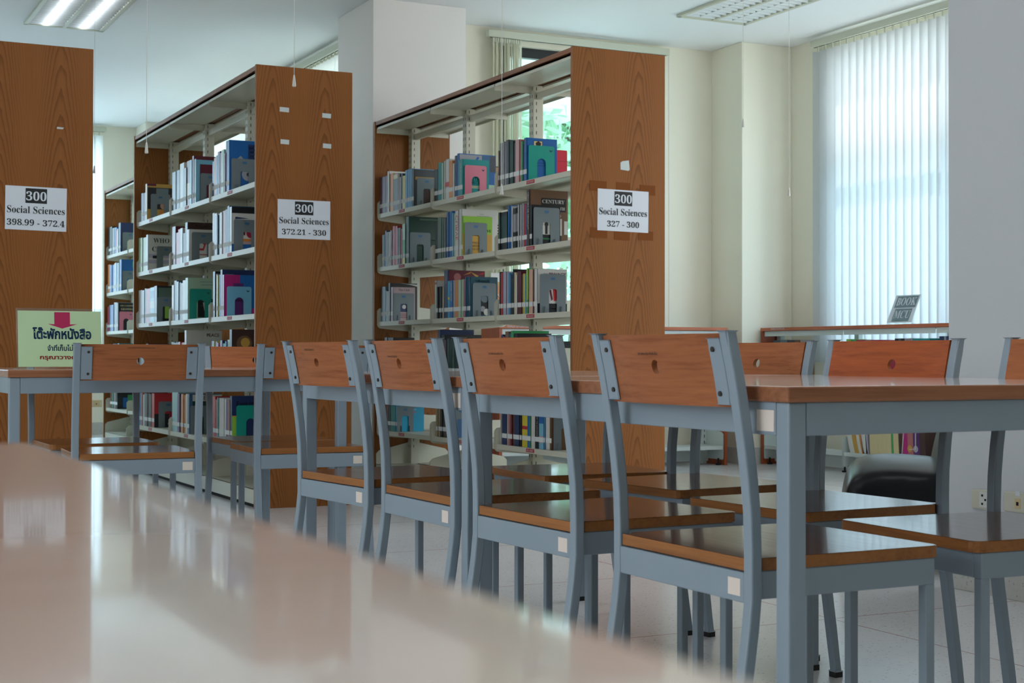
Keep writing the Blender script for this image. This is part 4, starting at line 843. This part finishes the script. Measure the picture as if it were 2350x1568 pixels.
box('flap_seam', mat('red_seam', srgb(150, 24, 44), 0.7), (0.008, 0.134, -0.0306, -0.030, 0.158, 0.1605), t)
prop_book('terracotta book standing behind the red cloth pouch on the top shelf', 3.815, 3.93, 7.345, 7.365, zt, 0.252, 'rose')
t = thing('card_box', 'brown cardboard box with barcode label, top shelf of the 327 case, middle bay', 'box', (3.80, 7.93, zt))
MB().box(0, 0.17, -0.05, 0.05, 0, 0.192).build('box_body', C('cardboard'), t, 0.002)
box('barcode_label', M_CALL, (0.01, 0.085, -0.0508, -0.0501, 0.085, 0.115), t)
box('barcode_bar', M_INK, (0.016, 0.078, -0.0513, -0.0509, 0.095, 0.103), t)
box('green_rim', C('darkgreen'), (-0.001, 0.171, -0.051, 0.051, 0.190, 0.195), t)
prop_book('white book with fine red stripes standing end-on, second shelf of the 327 case', 3.83, 3.99, 7.95, 7.98, ROWZ[1]+0.0006, 0.226, 'white', 0, [(0.01, 0.15, 0.02+0.016*k, 0.028+0.016*k, 'maroon') for k in range(12)])
def leaning(label, x, y, z, h, th, d, col, lean):
    o = book(x, y, th, h, d, z, col, label, None, None, False); o.rotation_euler = (lean, 0, 0); o.location.z += 0.0005+abs(math.sin(lean))*th/2; return o
yb = CASES['327']['ys'][0]+0.10
leaning('black book leaning on its own beside the 327 panel, third shelf', 3.58, yb+0.035, ROWZ[2], 0.245, 0.03, 0.17, 'black', 0.12)
leaning('second black book leaning behind the first beside the 327 panel, third shelf', 3.60, yb-0.004, ROWZ[2], 0.22, 0.018, 0.16, 'darkgrey', 0.13)

# ------------------------------------------------------------------ low orange-topped shelves by the windows
def low_shelf(label, x0, y0, length, depth, rz, nb, H=1.002):
    """local x runs along the front, local +y goes to the back"""
    t = thing('low_shelf', label, 'low bookcase', (x0, y0, 0), rz, 'low shelves with orange wooden tops')
    pt = 0.024
    box('top_board', M_ORANGE, (0, length, 0, depth, H-0.024, H), t, 0.002)
    for x in (0, length-pt):
        box('end_panel', M_ORANGEZ, (x, x+pt, 0.004, depth-0.002, 0, H-0.024), t, 0.0015)
    ys = [pt+(length-2*pt)*i/nb for i in range(nb+1)]
    for i, x in enumerate(ys):
        xx = min(max(x, pt+0.024), length-pt-0.024)
        u = box('upright', M_WSTEEL, (xx-0.022, xx+0.022, depth-0.06, depth-0.02, 0, H-0.026), t, 0.002)
        s = MB()
        for k in range(18): s.box(xx-0.0035, xx+0.0035, depth-0.0606, depth-0.0596, 0.1+k*0.045, 0.122+k*0.045)
        s.build('slot_holes', M_BLACK, u)
    for i in range(nb):
        a, c = ys[i]+0.004, ys[i+1]-0.004
        b = MB(); b.box(a, c, 0.02, depth-0.03, H-0.034, H-0.026); b.box(a, c, 0.018, 0.021, H-0.062, H-0.026); b.build('canopy', M_WSTEEL, t)
        for z in (0.66, 0.14):
            b = MB(); b.box(a+0.004, c-0.004, 0.02, depth-0.03, z-0.004, z); b.box(a+0.004, c-0.004, 0.016, 0.02, z-0.026, z); o = b.build('shelf', M_WSTEEL, t)
            for x in (a, c-0.003):
                pr = [(0.02, z-0.10 if z < .3 else z-0.03), (0.012, z-0.09 if z < .3 else z-0.02), (0.012, z+0.085), (0.03, z+0.098), (depth-0.03, z+0.16), (depth-0.03, z-0.10 if z < .3 else z-0.05)]
                MB().prism(pr, 'x', x, x+0.003).build('shelf_bracket', M_WSTEEL, o)
        box('kick_plate', M_WSTEEL, (a, c, depth-0.08, depth-0.075, 0.02, 0.115), t)
        for x in (a+0.02, c-0.02): MB().tube([(x, 0.05, 0), (x, 0.05, 0.012), (x, 0.05, 0.013), (x, 0.05, 0.05)], [0.02, 0.02, 0.007, 0.007], 12).build('levelling_foot', M_RUBBER, t)
    return t
lsA = low_shelf('low shelf with orange top standing against the back wall, beyond the 327 case', 4.432, 9.09, 1.85, 0.29, 0, 2)
lsB = low_shelf('low shelf with orange top under the closed blind, holding the BOOK sign', 6.575, 9.094, 2.763, 0.19, -math.pi/2, 3)
for p, x in ((lsA, 0.10), (lsB, 0.17)):
    letters('pen_marking', 'หอสมุด-จุล-ออก-ฉบ', M_PAPER, p, lambda u, v: (x+0.04+u, -0.0006, 0.990+v), w=0.16)
# books on the low shelf under the blind (spines face the room, -x)
def lowbook(label, y, th, h, z, col, d=0.13, art=None, cols=None):
    o = book(6.607, y, th, h, d, z, col, label, 'books on the low shelf under the blind', None, False); return o
zz = 0.6606
yy = 8.985
for i, (cn, th, h) in enumerate([('darkgrey', .085, .25), ('slate', .085, .252), ('darkgrey', .085, .25), ('brown', .06, .25)]):
    lowbook(f'dull dark binder, {ORD[i]} from the end panel of the low shelf', yy, th, h, zz, cn); yy -= th+0.002
yy = 8.15
for i, (cn, th, h) in enumerate([('lime', .05, .25), ('green', .05, .247), ('crimson', .09, .245), ('rose', .06, .244), ('crimson', .11, .243)]):
    lowbook(f'{cn} book, {ORD[i]} of the coloured run on the low shelf under the blind', yy, th, h, zz, cn); yy -= th+0.001
yy = 7.66
for i, (cn, th, h) in enumerate([('black', .03, .25), ('darkgrey', .03, .25), ('black', .03, .25), ('grey', .025, .25), ('mauve', .025, .25), ('grey', .025, .25), ('teal', .16, .248)]):
    lowbook(f'{cn} book, {ORD[i]} of the dark run on the low shelf under the blind', yy, th, h, zz, cn); yy -= th+0.001
yy = 7.245
for i, (cn, th, h) in enumerate([('navy', .04, .26), ('grey', .02, .26), ('navy', .07, .26)]):
    lowbook(f'{cn} book, {ORD[i]} of the last run beside the pillar on the low shelf', yy, th, h, zz, cn); yy -= th+0.001
# paperbacks on its bottom shelf, fore-edges and covers to the room
def softbook(label, y0, y1, h, col, edge, bend, z=0.1406, print_=None):
    """a paperback sagging sideways: pages show to the room"""
    b = MB(); n = 8; th = y0-y1
    f = lambda s: -bend*(s**2)
    vs = []
    for i in range(n+1):
        s = i/n; zz_ = z+h*s; o = f(1-s)
        vs += [(0, -0+o, zz_), (0, -th+o, zz_), (0.15, -th+o, zz_), (0.15, o, zz_)]
    fs = [(4*i+k, 4*i+(k+1) % 4, 4*i+4+(k+1) % 4, 4*i+4+k) for i in range(n) for k in range(4)]+[(0, 1, 2, 3), (4*n+3, 4*n+2, 4*n+1, 4*n)]
    o = b.add(vs, fs).build('paperback', C(edge), None, loc=(6.60, y0, 0)); tag(o, label, 'book', 'paperbacks on the bottom of the low shelf')
    return o
yy = 8.15
seq = [('white', .05, .05, 'white fore-edge'), ('gold', .045, .048, 'tan paper'), ('white', .03, .046, 'thin white'), ('orange', .022, .044, 'orange'), ('white', .05, .03, 'wide white'), ('lilac', .02, .012, 'lilac white')]
for i, (cn, th, bend, w_) in enumerate(seq):
    softbook(f'{w_} paperback sagging sideways, {ORD[i]} in the leaning pile under the blind', yy, yy-th, 0.235, cn, cn, bend); yy -= th+0.001
yy = 7.905
for i in range(5):
    softbook(f'cream page block, {ORD[i]} of the upright cream paperbacks under the blind', yy, yy-0.042, 0.235, 'cream', 'cream', 0.008); yy -= 0.0428
for i, (cn, th) in enumerate([('green', .018), ('cream', .05), ('chocolate', .035)]):
    softbook(f'{cn} paperback, {ORD[i]} after the cream page blocks under the blind', yy, yy-th, 0.235, cn, cn, 0.012); yy -= th+0.001
for i, (cn, th) in enumerate([('magenta', .05), ('rose', .05), ('violet', .06), ('chocolate', .05)]):
    o = softbook(f'{cn} printed paperback, {ORD[i]} of the purple covers behind the black seat', yy, yy-th, 0.235, cn, cn, 0.012)
    if i in (1, 2): MB().add([(-0.001, -th/2+0.022*math.cos(k*.3927), 0.20+0.022*math.sin(k*.3927)) for k in range(16)], [tuple(range(16))]).build('round_emblem', C('gold' if i == 1 else 'lilac'), o)
    yy -= th+0.001
t = thing('wire_bookend', 'white wire bookend propping the purple paperbacks', 'bookend', (6.59, 7.5, 0.141))
MB().tube([(0, 0.075, 0.0), (0, 0.05, 0.22), (0, -0.01, 0.225), (0, -0.055, 0.22), (0, -0.055, 0.06), (0, 0.0, 0.055)], 0.003, 6).build('bent_wire', M_CORD, t)
# BOOK MCU sign leaning back on the low shelf
t = thing('shelf_sign', 'leaning sign in clear stand reading BOOK MCU, on the low shelf before the blind', 'sign', (6.585, 7.60, 1.003), -math.pi/2)
ln = math.radians(25); H_, W_ = 0.208, 0.24
bend = lambda u, v, e=0.0: (u, v*math.sin(ln)-e*math.cos(ln), 0.004+v*math.cos(ln)+e*math.sin(ln))
def sheet(name, m, u0, u1, v0, v1, e, th=0.0006):
    b = MB(); b.add([bend(u0, v0, e), bend(u1, v0, e), bend(u1, v1, e), bend(u0, v1, e), bend(u0, v0, e-th), bend(u1, v0, e-th), bend(u1, v1, e-th), bend(u0, v1, e-th)], [(0, 1, 2, 3), (7, 6, 5, 4), (0, 4, 5, 1), (1, 5, 6, 2), (2, 6, 7, 3), (3, 7, 4, 0)]); return b.build(name, m, t)
sheet('clear_stand', M_ACRYL, -W_/2, W_/2, 0, H_, 0.0, 0.002)
box('stand_foot', M_ACRYL, (-W_/2, W_/2, 0, 0.07, 0, 0.003), t)
sheet('paper_sheet', M_PAPER, -W_/2+0.002, W_/2-0.002, 0.006, H_-0.002, 0.001)
M_SLATE = mat('grey_sign_patch', srgb(88, 104, 110), 0.15)
sheet('dark_patch', M_SLATE, -W_*.40, W_*.44, H_*.55, H_*.95, 0.002); sheet('dark_patch', M_SLATE, -W_*.32, W_*.36, H_*.07, H_*.51, 0.002)
letters('sign_lettering', mbold('BOOK'), M_PAPER, t, lambda u, v: bend(W_*.02+u, H_*.76+v, 0.0024), w=W_*.76, h=H_*.27)
letters('sign_lettering', mbold('MCU'), M_PAPER, t, lambda u, v: bend(W_*.02+u, H_*.31+v, 0.0024), w=W_*.62, h=H_*.27)
# display board on the back-wall shelf, glimpsed through the 327 case
t = thing('picture_board', 'white, yellow and red picture board on the back-wall shelf, glimpsed through the 327 case', 'picture', (4.46, 9.28, 1.0025))
box('board', C('mint'), (0, 0.34, 0, 0.012, 0, 0.36), t, 0.001)
for z0, z1, cn in ((0.17, 0.27, 'orange'), (0.27, 0.30, 'gold'), (0.30, 0.36, 'white')): box('printed_band', C(cn), (0, 0.34, -0.0008, 0, z0, z1), t)
MB().tube([(0.02+0.03*i, -0.002, 0.195+0.02*math.sin(i*2.1)) for i in range(11)], 0.005, 6).build('white_scribble', C('white'), t)

# ------------------------------------------------------------------ green Thai sign on the table
t = thing('table_sign', 'pale green Thai sign with crimson arrow in a clear stand on the table', 'sign', (0.905, 5.27, TZ+0.0005), 0.0)
sw, sh, tilt = 0.285, 0.208, math.radians(8)
tl = lambda u, v, e=0.0: (u, v*math.sin(tilt)-e, 0.002+v*math.cos(tilt))
def plate(name, m, u0, u1, v0, v1, e, th):
    return MB().add([tl(u0, v0, e), tl(u1, v0, e), tl(u1, v1, e), tl(u0, v1, e), tl(u0, v0, e-th), tl(u1, v0, e-th), tl(u1, v1, e-th), tl(u0, v1, e-th)], [(0, 1, 2, 3), (7, 6, 5, 4), (0, 4, 5, 1), (1, 5, 6, 2), (2, 6, 7, 3), (3, 7, 4, 0)]).build(name, m, t)
plate('clear_stand', M_ACRYL, -sw/2, sw/2, 0, sh, 0, 0.003)
box('stand_foot', M_ACRYL, (-sw/2, sw/2, 0, 0.08, 0, 0.003), t)
plate('green_sheet', mat('pale_green_card', srgb(186, 216, 172), 0.6), -sw/2+0.004, sw/2-0.004, 0.006, sh-0.009, 0.0008, 0.0005)
MC = mat('crimson_print', srgb(176, 26, 84), 0.6); MNV = mat('navy_print', srgb(16, 66, 110), 0.6); MRD = mat('red_print', srgb(176, 32, 36), 0.6)
ax = 0.008
MB().add([tl(ax+u, v, 0.0014) for u, v in ((-0.026, sh-0.013), (-0.026, sh-0.055), (-0.048, sh-0.054), (0, sh-0.070), (0.05, sh-0.054), (0.026, sh-0.055), (0.026, sh-0.013))], [(0, 1, 2, 3, 4, 5, 6)]).build('arrow_print', MC, t)
letters('sign_lettering', 'โต๊ะพักหนังสือ', MNV, t, lambda u, v: tl(ax+u-0.001, sh-0.086+v, 0.0017), w=0.195, h=0.042, bold=0.035)
letters('sign_lettering', 'จำที่เก็บไม่ได้', MNV, t, lambda u, v: tl(ax+u+0.002, sh-0.136+v, 0.0017), w=0.105, h=0.022, bold=0.018)
letters('sign_lettering', 'กรุณาวางด้านบน', MRD, t, lambda u, v: tl(ax+u+0.014, sh-0.170+v, 0.0017), w=0.18, h=0.022, bold=0.025)

# ------------------------------------------------------------------ black lounge seat
t = thing('lounge_seat', 'black leather lounge seat with high back, beside the pillar', 'armchair', (3.53, 4.385, 0), -0.67)
def cushion(prof, y0, y1, name, crown=0.0):
    n = len(prof); m = 14; b = MB(); vs = []
    cx = sum(p[0] for p in prof)/n; cz = sum(p[1] for p in prof)/n
    for j in range(m+1):
        s = j/m; e = 1-(2*s-1)**8; y = y0+(y1-y0)*s; k = 0.93+0.07*e**0.5; lift = crown*(1-(2*s-1)**2)
        vs += [(cx+(x-cx)*k, y, max(0.004, cz+(z-cz)*k+(lift if z > cz else 0))) for x, z in prof]
    fs = [(j*n+i, j*n+(i+1) % n, (j+1)*n+(i+1) % n, (j+1)*n+i) for j in range(m) for i in range(n)]+[tuple(range(n)), tuple(range((m+1)*n-1, m*n-1, -1))]
    o = b.add(vs, fs).build(name, M_LEATHER, t, smooth=True); sd = o.modifiers.new('s', 'SUBSURF'); sd.levels = 1; sd.render_levels = 2; return o
cushion([(0.0, 0.02), (-0.004, 0.14), (0.004, 0.25), (0.022, 0.315), (0.06, 0.352), (0.13, 0.368), (0.22, 0.37), (0.32, 0.362), (0.42, 0.355), (0.42, 0.02)], 0.0, 0.60, 'seat_cushion', 0.05)
cushion([(0.36, 0.03), (0.335, 0.24), (0.345, 0.36), (0.37, 0.48), (0.40, 0.60), (0.43, 0.70), (0.47, 0.72), (0.50, 0.66), (0.50, 0.3), (0.49, 0.03)], -0.008, 0.612, 'backrest', 0.0)

# ------------------------------------------------------------------ sockets
def socket(label, loc, rz, w, h, kind, m):
    t = thing('wall_socket', label, 'socket', loc, rz)
    box('cover_plate', m, (-w/2, w/2, -0.008, 0, -h/2, h/2), t, 0.004)
    if kind == 'power':
        box('outlet', mat('outlet_white', srgb(214, 218, 214), 0.4), (-0.02, 0.02, -0.0095, -0.008, -0.026, 0.026), t, 0.001)
        b = MB()
        for x, z in ((-0.006, 0.014), (-0.006, -0.014), (0.008, 0.0)): b.box(x-0.004, x+0.004, -0.0100, -0.0094, z-0.0035, z+0.0035)
        b.build('pin_hole', M_BLACK, t)
    else:
        box('outlet', M_BEIGE, (-0.012, 0.012, -0.0095, -0.008, -0.02, 0.012), t, 0.001)
        box('pin_hole', M_BLACK, (-0.005, 0.005, -0.0100, -0.0094, -0.010, 0.002), t)
        if kind == 'phone': box('paper_tag', M_PAPER, (-0.009, 0.009, -0.0088, -0.008, 0.022, 0.036), t)
        else:
            for x in (-w/2+0.014, w/2-0.014): box('screw_cover', M_PLATE, (x-0.008, x+0.008, -0.0095, -0.008, -0.022, 0.022), t, 0.001)
socket('cream power socket plate low on the pillar, half behind a chair leg', (3.65, 3.783, 0.314), -math.pi/2, 0.118, 0.066, 'power', M_PLATE)
socket('cream phone socket plate with paper tag low on the pillar at the frame edge', (3.65, 3.632, 0.318), -math.pi/2, 0.125, 0.066, 'phone', M_PLATE)
socket('beige socket plate on the far wall, seen between two bookcases', (2.987, YF, 0.310), 0, 0.11, 0.068, 'data', M_BEIGE)
